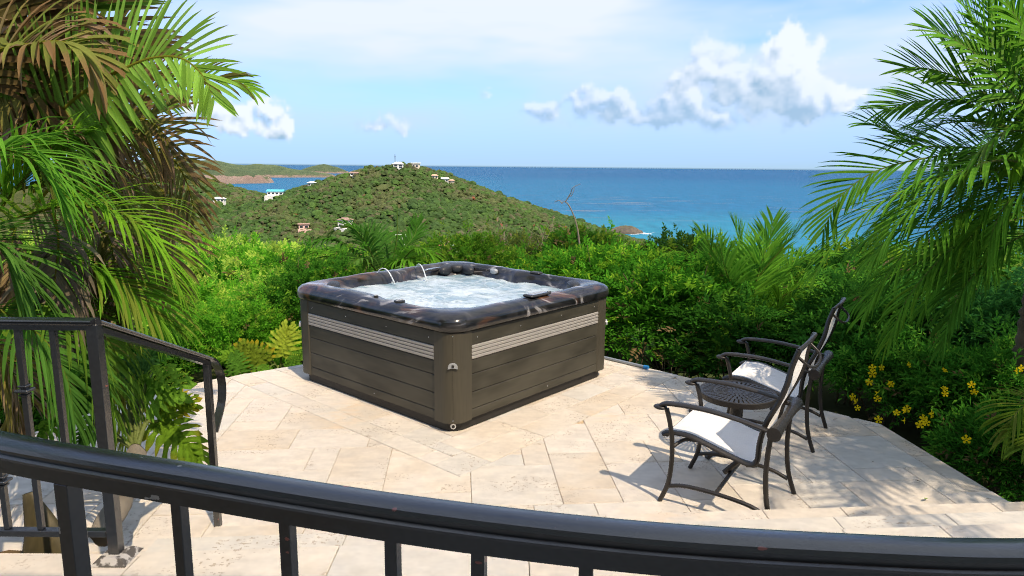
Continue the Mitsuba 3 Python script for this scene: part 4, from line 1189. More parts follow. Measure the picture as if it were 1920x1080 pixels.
# 2. bright feathery palm below it, with dead hanging fronds
fp = thing('palm_tree', 'bright feathery palm with grey dead hanging fronds, just above the left stair railing', 'palm tree')
putc('trunk', trunk([(-2.75, 3.1, -.1), (-2.8, 3.1, .5), (-2.85, 3.15, 1.2), (-2.85, 3.2, 1.65)], [.085, .075, .07, .06], (.17, .15, .12), rings_=.16), 'stem', fp)
THIN = dict(W=.018, n=44, segs=5, rad=.008, L=.42, rcol=(.17, .22, .03))
for i, (pts, kw) in enumerate([
    (F([(-60, 440, 3.7), (60, 400, 3.6), (140, 385, 3.6), (220, 398, 3.55), (285, 445, 3.5), (325, 520, 3.5)]), dict(col=BRT, lc=(.17, .28, .03), droop=.5, lift=.5)),
    (F([(-110, 330, 3.3), (-30, 285, 3.2), (30, 285, 3.2), (80, 315, 3.2), (110, 370, 3.2)]), dict(col=(.10, .25, .03), droop=.45, lift=.5)),
    (F([(-20, 420, 3.8), (50, 330, 3.8), (110, 285, 3.8), (160, 260, 3.8)]), dict(col=BRT, droop=.3, lift=.5, a0=35, a1=10)),
    (F([(40, 520, 3.7), (120, 490, 3.6), (180, 500, 3.6), (240, 540, 3.55), (300, 600, 3.5)]), dict(col=(.10, .22, .02), lc=(.2, .27, .04), droop=.5, lift=.4)),
    (F([(100, 400, 3.5), (110, 450, 3.45), (104, 520, 3.4), (100, 600, 3.4)]), dict(col=GRYB, dead=.7, deadc=(.25, .20, .17), curl=.8, droop=.7, lift=.1, L=.36, W=.022, up=(0, -1, .2), rcol=(.28, .22, .03))),
    (F([(30, 420, 3.6), (20, 480, 3.55), (15, 560, 3.5)]), dict(col=TAN, dead=.6, deadc=(.28, .19, .13), curl=.9, droop=.8, L=.3, up=(0, -1, .2))),
    (F([(150, 420, 3.7), (200, 440, 3.7), (215, 500, 3.7), (215, 580, 3.7)]), dict(col=(.12, .11, .04), dead=.5, deadc=(.27, .2, .16), curl=.9, droop=.8, L=.34, up=(0, -1, .2))),
    (F([(-40, 560, 3.3), (30, 600, 3.2), (85, 640, 3.2), (125, 710, 3.2), (140, 790, 3.2)]), dict(col=(.07, .17, .03), droop=.6, lift=.2)),
    (F([(20, 540, 3.6), (110, 560, 3.5), (170, 610, 3.5), (200, 690, 3.5), (212, 770, 3.5)]), dict(col=(.10, .19, .025), droop=.6, lift=.2)),
    (F([(60, 560, 4.0), (160, 590, 3.9), (210, 650, 3.9), (232, 730, 3.9), (240, 820, 3.9)]), dict(col=(.13, .19, .025), lc=(.22, .22, .04), droop=.5, lift=.2, L=.33)),
    (F([(-120, 480, 3.2), (-60, 450, 3.1), (0, 465, 3.1), (40, 520, 3.1)]), dict(col=(.08, .18, .035), droop=.5, lift=.4)),
    (F([(-60, 620, 3.6), (0, 660, 3.6), (30, 720, 3.6), (35, 800, 3.6)]), dict(col=(.20, .17, .05), dead=.5, curl=.7, deadc=(.22, .16, .10), droop=.7)),
    (F([(0, 470, 3.9), (120, 470, 3.9), (220, 500, 3.9), (280, 560, 3.9), (300, 620, 3.9)]), dict(col=MID, droop=.5, lift=.3)),
    (F([(-40, 380, 4.0), (60, 350, 4.0), (160, 345, 4.0), (230, 375, 4.0), (270, 430, 4.0)]), dict(col=(.09, .15, .025), lc=OLV, droop=.5, lift=.3)),
]):
    putc('frond', frond(pts, seed=140 + i, **{**THIN, **kw}), 'leaf', fp, smooth=True)

# 3. feather palm at the upper right
rp = thing('palm_tree', 'large dark green feather palm reaching in from the right edge over the chairs', 'palm tree')
putc('trunk', trunk([(4.1, 5.3, -.6), (4.05, 5.2, .5), (4.0, 5.1, 1.5), (3.98, 5.05, 2.1)], [.10, .09, .085, .08], (.14, .11, .08), rings_=.15), 'stem', rp)
FEA = dict(W=.0195, n=47, segs=5, rad=.009, L=.34, rcol=(.17, .22, .07), lift=.25, pet=.06)
for i, (pts, kw) in enumerate([
    (F([(1990, 260, 5.0), (1940, 185, 4.9), (1890, 120, 4.8), (1845, 60, 4.8), (1803, 7, 4.7), (1780, -25, 4.7)]), dict(col=(.10, .25, .025), droop=0.04, L=.40, up=(0, -.8, .6))),
    (F([(1990, 290, 5.0), (1900, 220, 4.9), (1843, 173, 4.8), (1780, 140, 4.8), (1727, 127, 4.7), (1700, 127, 4.7)]), dict(col=(.07, .17, .02), droop=0.06, L=.40, up=(0, -.8, .6))),
    (F([(1990, 330, 5.1), (1860, 282, 5.0), (1720, 272, 4.9), (1660, 240, 4.9), (1625, 232, 4.9)]), dict(col=(.06, .17, .02), droop=0.11, L=.36, up=(0, -.5, .8))),
    (F([(1990, 340, 5.0), (1850, 290, 4.9), (1740, 296, 4.8), (1640, 322, 4.8), (1575, 370, 4.8), (1545, 430, 4.8)]), dict(col=(.06, .17, .02), lc=MID, droop=0.14, L=.38, up=(0, -.5, .8))),
    (F([(1990, 370, 4.9), (1900, 325, 4.8), (1820, 320, 4.7), (1730, 340, 4.7), (1640, 388, 4.7), (1565, 455, 4.7), (1530, 510, 4.7)]), dict(col=(.10, .25, .025), lc=BRT, droop=0.28, L=.36)),
    (F([(1990, 400, 4.9), (1900, 375, 4.8), (1800, 400, 4.8), (1720, 450, 4.7), (1660, 520, 4.7), (1620, 590, 4.7)]), dict(col=(.10, .25, .025), droop=0.37, L=.36)),
    (F([(1990, 420, 4.7), (1920, 440, 4.6), (1850, 490, 4.6), (1795, 560, 4.6), (1765, 650, 4.6)]), dict(col=(.06, .17, .02), droop=0.37, L=.30, n=50)),
    (F([(1990, 230, 4.9), (1955, 110, 4.8), (1910, 40, 4.8), (1870, -20, 4.8)]), dict(col=(.10, .25, .025), droop=0.19, up=(0, -.8, .5))),
    (F([(1995, 250, 5.1), (1975, 130, 5.1), (1990, 20, 5.1)]), dict(col=BRT, droop=0.19, up=(0, -.8, .3))),
    (F([(1990, 330, 5.2), (1920, 300, 5.2), (1845, 335, 5.2), (1790, 420, 5.2), (1755, 520, 5.2)]), dict(col=(.06, .17, .02), droop=0.31)),
    (F([(1990, 350, 4.8), (1880, 395, 4.8), (1780, 470, 4.8), (1705, 555, 4.8), (1665, 640, 4.8)]), dict(col=(.10, .25, .025), lc=BRT, droop=0.40)),
    (F([(1990, 380, 5.3), (1850, 420, 5.3), (1740, 480, 5.3), (1640, 540, 5.3), (1570, 600, 5.3)]), dict(col=(.06, .17, .02), droop=0.34)),
    (F([(1990, 300, 4.7), (1930, 250, 4.6), (1880, 250, 4.6), (1830, 290, 4.6), (1800, 340, 4.6)]), dict(col=(.10, .25, .025), lc=(.16, .25, .05), droop=0.31)),
    (F([(1990, 340, 5.3), (1880, 330, 5.3), (1780, 370, 5.3), (1690, 430, 5.3), (1620, 490, 5.3)]), dict(col=(.06, .17, .02), droop=0.28)),
    (F([(1990, 280, 5.3), (1920, 200, 5.3), (1850, 190, 5.3), (1780, 200, 5.3), (1720, 230, 5.3)]), dict(col=(.06, .17, .02), droop=0.12)),
    (F([(1995, 300, 4.6), (1960, 240, 4.6), (1930, 250, 4.6), (1900, 310, 4.6)]), dict(col=BRT, droop=0.31)),
    (F([(1990, 380, 4.6), (1940, 350, 4.5), (1890, 380, 4.5), (1860, 440, 4.5), (1850, 500, 4.5)]), dict(col=(.10, .25, .025), droop=0.37)),
    (F([(1990, 240, 5.1), (1930, 150, 5.0), (1880, 60, 5.0), (1850, -20, 5.0)]), dict(col=(.12, .28, .03), droop=.08, L=.42, up=(0, -.8, .6))),
    (F([(1990, 270, 4.8), (1910, 190, 4.7), (1850, 120, 4.7), (1790, 75, 4.6), (1750, 55, 4.6)]), dict(col=(.10, .25, .03), lc=(.15, .3, .05), droop=.10, L=.38, up=(0, -.8, .6))),
    (F([(1990, 300, 5.2), (1890, 225, 5.2), (1800, 190, 5.2), (1720, 190, 5.2), (1660, 205, 5.2)]), dict(col=(.09, .22, .025), droop=.14, L=.38, up=(0, -.7, .7))),
    (F([(1990, 340, 4.6), (1890, 300, 4.5), (1790, 330, 4.5), (1700, 400, 4.5), (1640, 480, 4.5)]), dict(col=(.12, .28, .03), droop=.35, L=.38)),
    (F([(1990, 310, 5.4), (1900, 300, 5.4), (1800, 330, 5.4), (1700, 390, 5.4), (1600, 470, 5.4)]), dict(col=(.06, .17, .02), lc=MID, droop=0.25)),
    (F([(1990, 360, 5.5), (1900, 400, 5.5), (1830, 480, 5.5), (1800, 580, 5.5)]), dict(col=(.06, .17, .02), droop=0.31)),
    (F([(1990, 330, 5.0), (1900, 290, 5.0), (1800, 300, 5.0), (1710, 360, 5.0), (1650, 440, 5.0)]), dict(col=(.10, .25, .025), lc=BRT, droop=0.28)),
    (F([(1990, 300, 5.5), (1880, 240, 5.5), (1780, 230, 5.5), (1680, 270, 5.5)]), dict(col=(.06, .17, .02), droop=0.19)),
    (F([(1990, 350, 4.8), (1930, 330, 4.7), (1860, 370, 4.7), (1820, 450, 4.7), (1800, 530, 4.7)]), dict(col=(.10, .25, .025), lc=BRT, droop=0.34)),
    (F([(1990, 400, 5.1), (1880, 420, 5.1), (1790, 490, 5.1), (1730, 580, 5.1)]), dict(col=(.10, .25, .025), droop=0.37)),
    (F([(1990, 260, 5.3), (1900, 150, 5.3), (1860, 110, 5.3), (1800, 80, 5.3)]), dict(col=(.10, .25, .025), lc=BRT, droop=0.12)),
    (F([(1990, 220, 5.2), (1930, 120, 5.2), (1880, 90, 5.2), (1820, 90, 5.2)]), dict(col=(.10, .25, .025), droop=0.15)),
]):
    putc('frond', frond(pts, seed=180 + i, **{**FEA, **kw}), 'leaf_glossy', rp, smooth=True)

# 4. feather palm behind the chairs
cp = thing('palm_tree', 'medium feather palm with upright fronds against the sea, behind the chairs', 'palm tree')
cc = at(1405, 610, 8.4)
putc('trunk', trunk([(cc[0], cc[1], -1.2), (cc[0], cc[1], -.4), tuple(cc)], [.11, .10, .08], (.12, .10, .07)), 'stem', cp)
MED = dict(W=.025, n=40, segs=5, rad=.012, L=.46, rcol=(.16, .22, .04), lift=.35, pet=.10)
for i, (pts, kw) in enumerate([
    (F([(1400, 610, 8.4), (1365, 545, 8.3), (1345, 490, 8.2), (1322, 445, 8.1)]), dict(col=(.12, .28, .03), droop=.12)),
    (F([(1405, 610, 8.4), (1400, 540, 8.6), (1392, 470, 8.7), (1380, 430, 8.7)]), dict(col=(.10, .25, .025), droop=.12)),
    (F([(1410, 610, 8.4), (1400, 565, 8.1), (1426, 514, 7.9), (1463, 470, 7.8), (1500, 430, 7.7)]), dict(col=(.11, .27, .03), droop=.15)),
    (F([(1395, 610, 8.4), (1340, 535, 8.5), (1300, 495, 8.6), (1262, 480, 8.6), (1235, 495, 8.6)]), dict(col=(.08, .2, .02), droop=.4)),
    (F([(1410, 610, 8.4), (1450, 540, 8.4), (1495, 495, 8.4), (1545, 480, 8.4)]), dict(col=(.10, .25, .025), droop=.2)),
    (F([(1410, 620, 8.4), (1450, 570, 8.0), (1500, 540, 7.8), (1555, 540, 7.6)]), dict(col=BRT, droop=.35)),
    (F([(1400, 610, 8.4), (1430, 520, 8.9), (1445, 450, 9.1), (1450, 415, 9.2)]), dict(col=(.065, .18, .02), droop=.1)),
    (F([(1395, 620, 8.4), (1350, 580, 8.2), (1300, 560, 8.1), (1260, 575, 8.0)]), dict(col=(.065, .18, .02), droop=.4)),
    (F([(1405, 620, 8.3), (1395, 600, 7.8), (1375, 590, 7.4), (1360, 620, 7.2), (1355, 650, 7.1)]), dict(col=BRT, droop=.4, L=.3)),
    (F([(1410, 620, 8.3), (1450, 600, 7.8), (1480, 600, 7.5), (1510, 640, 7.3)]), dict(col=(.10, .25, .025), droop=.5, L=.34)),
    (F([(1410, 630, 8.3), (1440, 640, 7.9), (1480, 660, 7.6), (1510, 710, 7.4)]), dict(col=(.10, .25, .025), droop=.5, L=.34)),
    (F([(1408, 610, 8.2), (1412, 560, 8.0), (1420, 520, 7.9), (1432, 480, 7.8), (1445, 445, 7.8)]), dict(col=(.12, .29, .03), droop=.12)),
    (F([(1402, 610, 8.2), (1378, 550, 8.0), (1360, 505, 7.9), (1350, 460, 7.9)]), dict(col=(.11, .27, .03), droop=.14)),
    (F([(1412, 620, 8.1), (1460, 580, 7.8), (1500, 560, 7.7), (1540, 575, 7.6)]), dict(col=(.13, .3, .03), droop=.3)),
    (F([(1395, 620, 8.1), (1355, 575, 7.9), (1315, 545, 7.8), (1275, 540, 7.8)]), dict(col=(.10, .26, .025), droop=.35)),
    (F([(1405, 610, 8.6), (1470, 560, 8.8), (1540, 520, 8.8), (1600, 520, 8.8)]), dict(col=(.10, .25, .025), droop=.35)),
]):
    putc('frond', frond(pts, seed=220 + i, **{**MED, **kw}), 'leaf_glossy', cp, smooth=True)

# 5. palm behind the hot tub
tp = thing('palm_tree', 'dark palm with an upright new spear, behind the left back of the hot tub', 'palm tree')
pc = at(715, 520, 10.2)
putc('trunk', trunk([(pc[0], pc[1], -2.0), (pc[0], pc[1], -.6), tuple(pc)], [.10, .09, .07], (.13, .12, .08)), 'stem', tp)
ARE = dict(W=.026, n=38, segs=5, rad=.012, L=.40, rcol=(.13, .2, .04), lift=.25, pet=.14)
for i, (pts, kw) in enumerate([
    (F([(735, 500, 10.2), (744, 450, 10.2), (745, 415, 10.2), (745, 391, 10.2)]), dict(col=DRK, L=.12, a0=14, a1=6, droop=.0, n=20, W=.03)),
    (F([(715, 520, 10.2), (694, 470, 10.1), (675, 440, 10.0), (655, 425, 10.0), (630, 432, 10.0)]), dict(col=DRK, lc=MID, droop=.35)),
    (F([(715, 515, 10.3), (703, 465, 10.5), (690, 440, 10.6), (672, 428, 10.7)]), dict(col=(.04, .11, .02), droop=.2)),
    (F([(725, 515, 10.1), (757, 485, 9.9), (775, 468, 9.7), (797, 468, 9.6), (815, 488, 9.5)]), dict(col=MID, droop=.45)),
    (F([(725, 515, 10.3), (760, 465, 10.5), (778, 440, 10.7), (783, 415, 10.8)]), dict(col=DRK, droop=.1, L=.3)),
    (F([(700, 515, 10.2), (660, 470, 10.1), (625, 450, 10.0), (590, 455, 9.9), (560, 485, 9.8)]), dict(col=DRK, droop=.55)),
    (F([(700, 520, 10.2), (650, 490, 10.0), (610, 485, 9.8), (575, 505, 9.7), (555, 540, 9.7)]), dict(col=(.035, .09, .014), droop=.6)),
    (F([(700, 525, 10.0), (655, 510, 9.7), (620, 515, 9.5), (600, 540, 9.4)]), dict(col=DRK, lc=BRT, droop=.55)),
    (F([(715, 520, 10.0), (690, 490, 9.6), (668, 488, 9.4), (655, 515, 9.2)]), dict(col=(.07, .15, .03), droop=.5, L=.34)),
    (F([(725, 515, 10.4), (735, 465, 10.8), (725, 440, 11.2), (705, 440, 11.4)]), dict(col=DRK, droop=.4)),
    (F([(725, 515, 10.1), (750, 490, 9.7), (770, 490, 9.5), (785, 510, 9.4)]), dict(col=MID, droop=.5, L=.36)),
    (F([(705, 520, 10.5), (660, 480, 10.9), (630, 465, 11.2), (600, 470, 11.4)]), dict(col=DRK, droop=.4)),
    (F([(710, 515, 10.5), (640, 480, 10.8), (590, 470, 11), (545, 490, 11)]), dict(col=MID, droop=.5)),
]):
    putc('frond', frond(pts, seed=260 + i, **{**ARE, **kw}), 'leaf_glossy', tp, smooth=True)

# 6. low palm frond at the right edge, and tall palms just outside the frame whose shade falls on the terrace
lp = thing('palm_tree', 'young palm with yellow-green fronds at the right edge, low beside the terrace', 'palm tree')
lc_ = at(2010, 850, 4.4)
putc('trunk', trunk([(lc_[0], lc_[1], -.6), (lc_[0], lc_[1], -.2), tuple(lc_)], [.06, .055, .05], (.12, .10, .07)), 'stem', lp)
for i, (pts, kw) in enumerate([
    (F([(2010, 850, 4.4), (1985, 780, 4.4), (1940, 758, 4.35), (1905, 775, 4.3), (1885, 820, 4.3)]), dict(col=(.16, .26, .03), lc=(.24, .30, .05), droop=.35, L=.30)),
    (F([(2010, 850, 4.4), (1990, 820, 4.3), (1950, 810, 4.2), (1920, 840, 4.15)]), dict(col=(.14, .22, .03), droop=.4, L=.26)),
    (F([(2015, 850, 4.5), (2010, 760, 4.6), (1970, 720, 4.7), (1930, 730, 4.8)]), dict(col=MID, droop=.4, L=.3)),
]):
    putc('frond', frond(pts, seed=300 + i, **{**FEA, **kw, 'n': 34, 'W': .02}), 'leaf', lp, smooth=True)
for j, (c, n, L_, lab) in enumerate([((4.55, 2.2, 4.0), 15, 1.75, 'tall palm beyond the right edge of the view, shading the right of the terrace'), ((4.5, 2.9, 3.4), 6, 1.45, 'palm with wide fronds just outside the right edge, between the other two'), ((5.6, 4.0, 3.6), 7, 1.7, 'second tall palm beyond the right edge, shading the flowering bushes')]):
    k = thing('palm_tree', lab, 'palm tree')
    putc('trunk', trunk([(c[0] + .3, c[1] - .2, -.6), (c[0] + .15, c[1] - .1, 1.6), c], [.12, .10, .09], (.14, .12, .09)), 'stem', k)
    for i, pts in enumerate(crown(c, n, L_, 7 + j, el=(70, -12), arch=.75)):
        putc('frond', frond(pts, seed=320 + 30 * j + i, **{**FEA, 'col': MID, 'droop': .4, 'n': 40, 'segs': 3, 'W': .02, 'L': .38}), 'leaf', k, smooth=True)


# ---- split-leaf philodendrons
def lobed_leaf(base, tip, up, seed, L=None, col=(.10, .23, .02), tipc=None, width=.60, nl=9, sag=.15):
    """A deeply lobed leaf from its stalk end to its tip: a narrow blade along the midrib with long wavy lobes."""
    g = np.random.default_rng(seed); base, tip = A(base, float), A(tip, float)
    L = np.linalg.norm(tip - base); T_ = nm(tip - base); S = nm(np.cross(T_, up)); N = np.cross(S, T_)
    out = []
    mid = lambda t: base + T_ * (L * t) + N * (L * sag * math.sin(math.pi * t) * .6) - UP * (L * sag * t * t)
    for side in (1, -1):
        for i in range(nl):
            t = .04 + .9 * i / (nl - 1)
            ln = L * width * (1 - .55 * t) * (.75 if i == 0 else 1) * g.uniform(.9, 1.1)
            ang = math.radians(112 - 92 * t)
            d = T_ * math.cos(ang) + S * side * math.sin(ang)
            p = []; segs = 7; w0 = L * .085
            for k in range(segs + 1):
                s = k / segs
                w = w0 * (.75 + .75 * math.sin(math.pi * s ** .8) + .30 * math.sin(s * 9 + i * 1.7)) * (1 if k < segs else .08)
                c = mid(t) + d * ln * s + T_ * (ln * .28 * s * s) + N * (ln * (.10 * math.sin(s * 2.4) - .20 * s * s)) - UP * ln * .16 * s * s
                a_ = nm(d + T_ * .5 * s); sd = nm(np.cross(a_, N))
                rip = .38 * w * math.sin(s * 14 + i * 2)
                p.append([c - sd * w * .5 + N * (.14 * w + rip), c, c + sd * w * .5 + N * (.14 * w - rip)])
            V = A(p).reshape(-1, 3); q = []
            for k in range(segs):
                b = k * 3; q += [[b, b + 1, b + 4, b + 3], [b + 1, b + 2, b + 5, b + 4]]
            C = np.tile(A(col) * g.uniform(.85, 1.15), (len(V), 1)); C[1::3] *= 1.35
            if tipc is not None:
                w_ = np.repeat(np.clip((np.linspace(0, 1, segs + 1) - .55) / .4, 0, 1) * (g.random() < .6), 3)[:, None]; C = C * (1 - w_) + A(tipc) * w_
            out.append((V, np.vstack([A(q)[:, [0, 1, 2]], A(q)[:, [0, 2, 3]]]), C))
    ts = np.linspace(0, 1, 10); P = A([mid(t) for t in ts])
    bl = []
    for k, t in enumerate(ts):
        w = L * (.17 * (1 - t) + .03)
        bl.append([P[k] - S * w + N * .02 * L, P[k], P[k] + S * w + N * .02 * L])
    V = A(bl).reshape(-1, 3) + N * .0012; q = []
    for k in range(9):
        b = k * 3; q += [[b, b + 1, b + 4, b + 3], [b + 1, b + 2, b + 5, b + 4]]
    C = np.tile(A(col), (len(V), 1)); C[1::3] = A(col) * 1.5
    out.append((V, np.vstack([A(q)[:, [0, 1, 2]], A(q)[:, [0, 2, 3]]]), C))
    return cat_meshes(out)


def philodendron(label, root, specs, seed, trunk_pts=None):
    k = thing('philodendron', label, 'plant')
    if trunk_pts is not None:
        putc('trunk', trunk(trunk_pts, [.05, .06, .05], (.16, .14, .11), seed=seed, rings_=.2), 'stem', k)
    for i, (b, t, up, kw) in enumerate(specs):
        lf = putc('leaf', lobed_leaf(b, t, up, seed + i, **kw), 'leaf', k, smooth=True)
        v, f = tube([root, (A(root) + A(b)) / 2 + A([0, 0, .07]), b], [.016, .012, .009], 7, (0, 1, 0), n=12)
        putc('stalk', (v, f, np.tile(A([[.10, .13, .03]]), (len(v), 1))), 'stem', k)
    return k


rt = at(255, 845, 3.55)
philodendron('split-leaf philodendron with ragged lobed leaves leaning through the stair railing over the terrace', rt, [
    (at(262, 735, 3.9), at(338, 718, 3.72), nm(A([0, -.8, .6])), dict(col=(.13, .28, .03))),
    (at(285, 690, 4.0), at(205, 690, 3.9), nm(A([0, -.6, .8])), dict(col=(.06, .15, .04))),
    (at(295, 790, 3.75), at(372, 848, 3.72), nm(A([.2, -.7, .7])), dict(col=(.10, .19, .015), tipc=(.20, .20, .02))),
    (at(300, 770, 3.9), at(362, 748, 3.85), nm(A([.3, -.8, .5])), dict(col=(.14, .22, .015), tipc=(.42, .30, .02))),
    (at(230, 700, 4.1), at(300, 655, 4.3), nm(A([0, -.7, .6])), dict(col=(.06, .16, .03))),
    (at(110, 790, 3.7), at(60, 830, 3.5), nm(A([0, -.7, .7])), dict(col=(.09, .21, .02))),
    (at(210, 770, 3.9), at(150, 820, 3.8), nm(A([0, -.8, .6])), dict(col=(.05, .13, .02))),
    (at(240, 650, 4.4), at(180, 620, 4.5), nm(A([0, -.7, .7])), dict(col=(.07, .18, .02))),
], 400, [tuple(at(190, 1010, 2.95)), tuple(at(225, 930, 3.2)), tuple(rt)])
rt2 = at(525, 700, 7.6)
philodendron('yellow-green split-leaf philodendron at the terrace edge, left of the hot tub', rt2, [
    (at(530, 668, 7.5), at(540, 610, 7.6), nm(A([0, -.9, .4])), dict(col=(.30, .38, .04), width=.75)),
    (at(500, 680, 7.4), at(455, 640, 7.4), nm(A([-.2, -.8, .5])), dict(col=(.14, .20, .02), tipc=(.4, .3, .02))),
    (at(505, 690, 7.3), at(470, 705, 7.1), nm(A([0, -.7, .7])), dict(col=(.09, .2, .02))),
    (at(540, 690, 7.3), at(565, 660, 7.3), nm(A([0, -.7, .7])), dict(col=(.10, .22, .02))),
    (at(480, 680, 7.5), at(425, 660, 7.5), nm(A([0, -.7, .7])), dict(col=(.12, .24, .02))),
    (at(450, 700, 7.1), at(440, 660, 7.3), nm(A([0, -.8, .6])), dict(col=(.07, .17, .02))),
    (at(520, 695, 7.2), at(520, 720, 6.95), nm(A([0, -.6, .8])), dict(col=(.06, .15, .02))),
], 440)
# palm boot: old brown leaf base standing in the bed
g0 = at(110, 950, 2.95)
v, f = tube([(g0[0] - .10, g0[1], .0), (g0[0] - .10, g0[1] + .03, .25), (g0[0] - .17, g0[1] + .05, .5)], [.16, .11, .03], 10, (0, 1, 0), n=14, ry=.05)
put('fallen_palm_sheath', (v, f), None if False else 'sheath', label='brown curved palm sheath standing in the soil bed behind the stair railing', cat='palm sheath', smooth=True) if scene.setdefault('sheath', {'type': 'principled', 'base_color': proc(lambda p, n, uv: mix((.028, .024, .008), (.075, .06, .024), fbm(p.x * 50, p.y * 50, p.z * 6, 3))), 'roughness': .6}) else None

# ---- shrubs
LSC = dict(leafL=.068, leafW=.031, ln=.15, nleaf=9)
DKC, YGC = (.042, .125, .016), (.26, .40, .03)
shrub('shrub', 'lush bright green shrub with feathery leaves directly right of the hot tub', 'shrub', at(1245, 600, 8.1), (1.0, .8, .75), 1700, 1, 'leaf_glossy', col=(.065, .19, .016), tip=YGC, ptip=.2, **LSC)
shrub('shrub', 'light green feathery shrub just behind the right back rim of the hot tub', 'shrub', at(1130, 545, 9.2), (.95, .8, .6), 1300, 2, 'leaf_glossy', col=(.085, .23, .018), tip=YGC, ptip=.3, **LSC)
shrub('shrub', 'dark green shrub at the terrace edge behind the small table', 'shrub', at(1370, 650, 7.4), (.75, .6, .55), 1100, 3, 'leaf_glossy', col=DKC, tip=(.10, .2, .02), ptip=.15, **LSC)
shrub('shrub', 'bright shrub below the upright palm, tops catching the sun, against the sea', 'shrub', at(1285, 568, 10.0), (1.1, .8, .5), 1200, 4, 'leaf_glossy', col=(.07, .20, .016), tip=YGC, ptip=.3, **LSC)
shrub('shrub', 'yellowish bushy shrub on the skyline in front of the rocky islet', 'shrub', at(1195, 520, 12.5), (1.1, .9, .55), 1300, 5, col=(.11, .18, .018), tip=(.20, .22, .02), ptip=.3, pinnate=False, leafL=.07, leafW=.04, ln=.16, nleaf=8, tall=.3)
shrub('shrub', 'dark vine-covered shrub beside the bare twig on the skyline', 'shrub', at(1085, 490, 12.8), (.9, .8, .60), 1000, 6, col=(.06, .14, .016), tip=(.16, .2, .02), ptip=.3, pinnate=False, leafL=.07, leafW=.042, ln=.16, nleaf=8, tall=.3)
shrub('shrub', 'round dark shrub on the skyline left of the upright palm', 'shrub', at(1265, 500, 12.0), (.8, .7, .48), 900, 7, col=(.04, .09, .015), tip=(.15, .2, .02), ptip=.25, pinnate=False, leafL=.07, leafW=.042, ln=.16, nleaf=8)
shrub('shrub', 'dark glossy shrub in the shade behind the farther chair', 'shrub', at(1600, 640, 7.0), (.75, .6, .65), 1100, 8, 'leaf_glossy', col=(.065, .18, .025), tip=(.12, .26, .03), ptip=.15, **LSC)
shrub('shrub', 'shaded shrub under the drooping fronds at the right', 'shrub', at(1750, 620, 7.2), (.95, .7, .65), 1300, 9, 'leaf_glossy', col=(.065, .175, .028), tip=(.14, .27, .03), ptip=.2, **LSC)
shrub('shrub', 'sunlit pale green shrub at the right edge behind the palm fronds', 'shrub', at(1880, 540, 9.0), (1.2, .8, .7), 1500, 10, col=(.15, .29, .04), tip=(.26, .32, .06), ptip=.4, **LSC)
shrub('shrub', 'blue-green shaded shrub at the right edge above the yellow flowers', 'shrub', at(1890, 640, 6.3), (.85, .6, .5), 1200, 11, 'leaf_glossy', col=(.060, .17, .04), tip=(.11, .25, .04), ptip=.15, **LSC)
shrub('shrub', 'bushy shrub close behind the back corner of the hot tub, left of the dry twigs', 'shrub', at(880, 500, 11.5), (1.0, .8, .50), 1100, 12, col=(.11, .22, .02), tip=(.2, .26, .03), ptip=.3, pinnate=False, leafL=.06, leafW=.035, ln=.15, nleaf=8)
shrub('shrub', 'green shrub at the terrace edge between the philodendron and the stair railing', 'shrub', at(440, 640, 8.3), (.9, .7, .55), 1400, 13, col=(.14, .32, .025), tip=(.28, .4, .04), ptip=.3, pinnate=False, leafL=.045, leafW=.026, ln=.12, nleaf=9)
shrub('shrub', 'dark leafy shrub behind the palm and the left rim of the hot tub', 'shrub', at(600, 560, 9.0), (.8, .7, .60), 1200, 14, col=(.07, .18, .018), tip=(.2, .3, .03), ptip=.25, pinnate=False, leafL=.05, leafW=.03, ln=.13, nleaf=9)
# strap-leaved clump at the terrace edge
k = thing('strap_leaf_plant', 'clump of arching strap leaves, some yellowed, at the terrace edge left of the table', 'plant')
b0 = atz(1300, 705, -.25); g = np.random.default_rng(9)
ms = []
for i in range(46):
    a, e = g.uniform(0, 2 * np.pi), g.uniform(.5, 1.2); l = g.uniform(.3, .55)
    d = A([math.cos(a) * math.cos(e), math.sin(a) * math.cos(e), math.sin(e)])
    P = A([b0 + d * l * t - UP * l * .5 * t ** 2.2 for t in np.linspace(0, 1, 7)])
    S = nm(np.cross(d, UP)); w = .018 * np.sin(np.pi * np.linspace(.12, .98, 7))[:, None]
    V = np.stack([P - S * w, P + UP * -.003, P + S * w], 1).reshape(-1, 3); q = A([[k_ * 3 + o, k_ * 3 + o + 1, k_ * 3 + o + 4, k_ * 3 + o + 3] for k_ in range(6) for o in (0, 1)])
    c = A([.30, .26, .03]) if g.random() < .2 else A([.06, .14, .02]) * g.uniform(.7, 1.3)
    ms.append((V, np.vstack([q[:, [0, 1, 2]], q[:, [0, 2, 3]]]), np.tile(c, (len(V), 1))))
putc('foliage', cat_meshes(ms), 'leaf_glossy', k)

# flowering bushes with yellow trumpets
FLW = dict(leafL=.065, leafW=.022, ln=.15, nleaf=8, pinnate=False)
fb = []
for lab, (u, v, y), r, n, sd in [('low flowering shrub with clusters of yellow trumpet flowers, nearest the angled terrace corner', (1665, 705, 6.35), (.62, .5, .42), 900, 21),
                            ('flowering shrub with yellow trumpet flowers in the middle of the right bank', (1795, 752, 5.8), (.60, .5, .46), 1000, 22),
                            ('sparser flowering shrub at the right edge with few yellow flowers', (1900, 740, 5.4), (.6, .5, .45), 900, 23),
                            ('dark low shrub without flowers along the right edge of the terrace', (1885, 862, 4.75), (.45, .42, .32), 800, 24)]:
    fb.append((shrub('flowering_shrub', lab, 'shrub', at(u, v, y), r, n, sd, 'leaf_glossy', col=(.075, .215, .026), tip=(.17, .33, .04), ptip=.2, **FLW), A(at(u, v, y))))


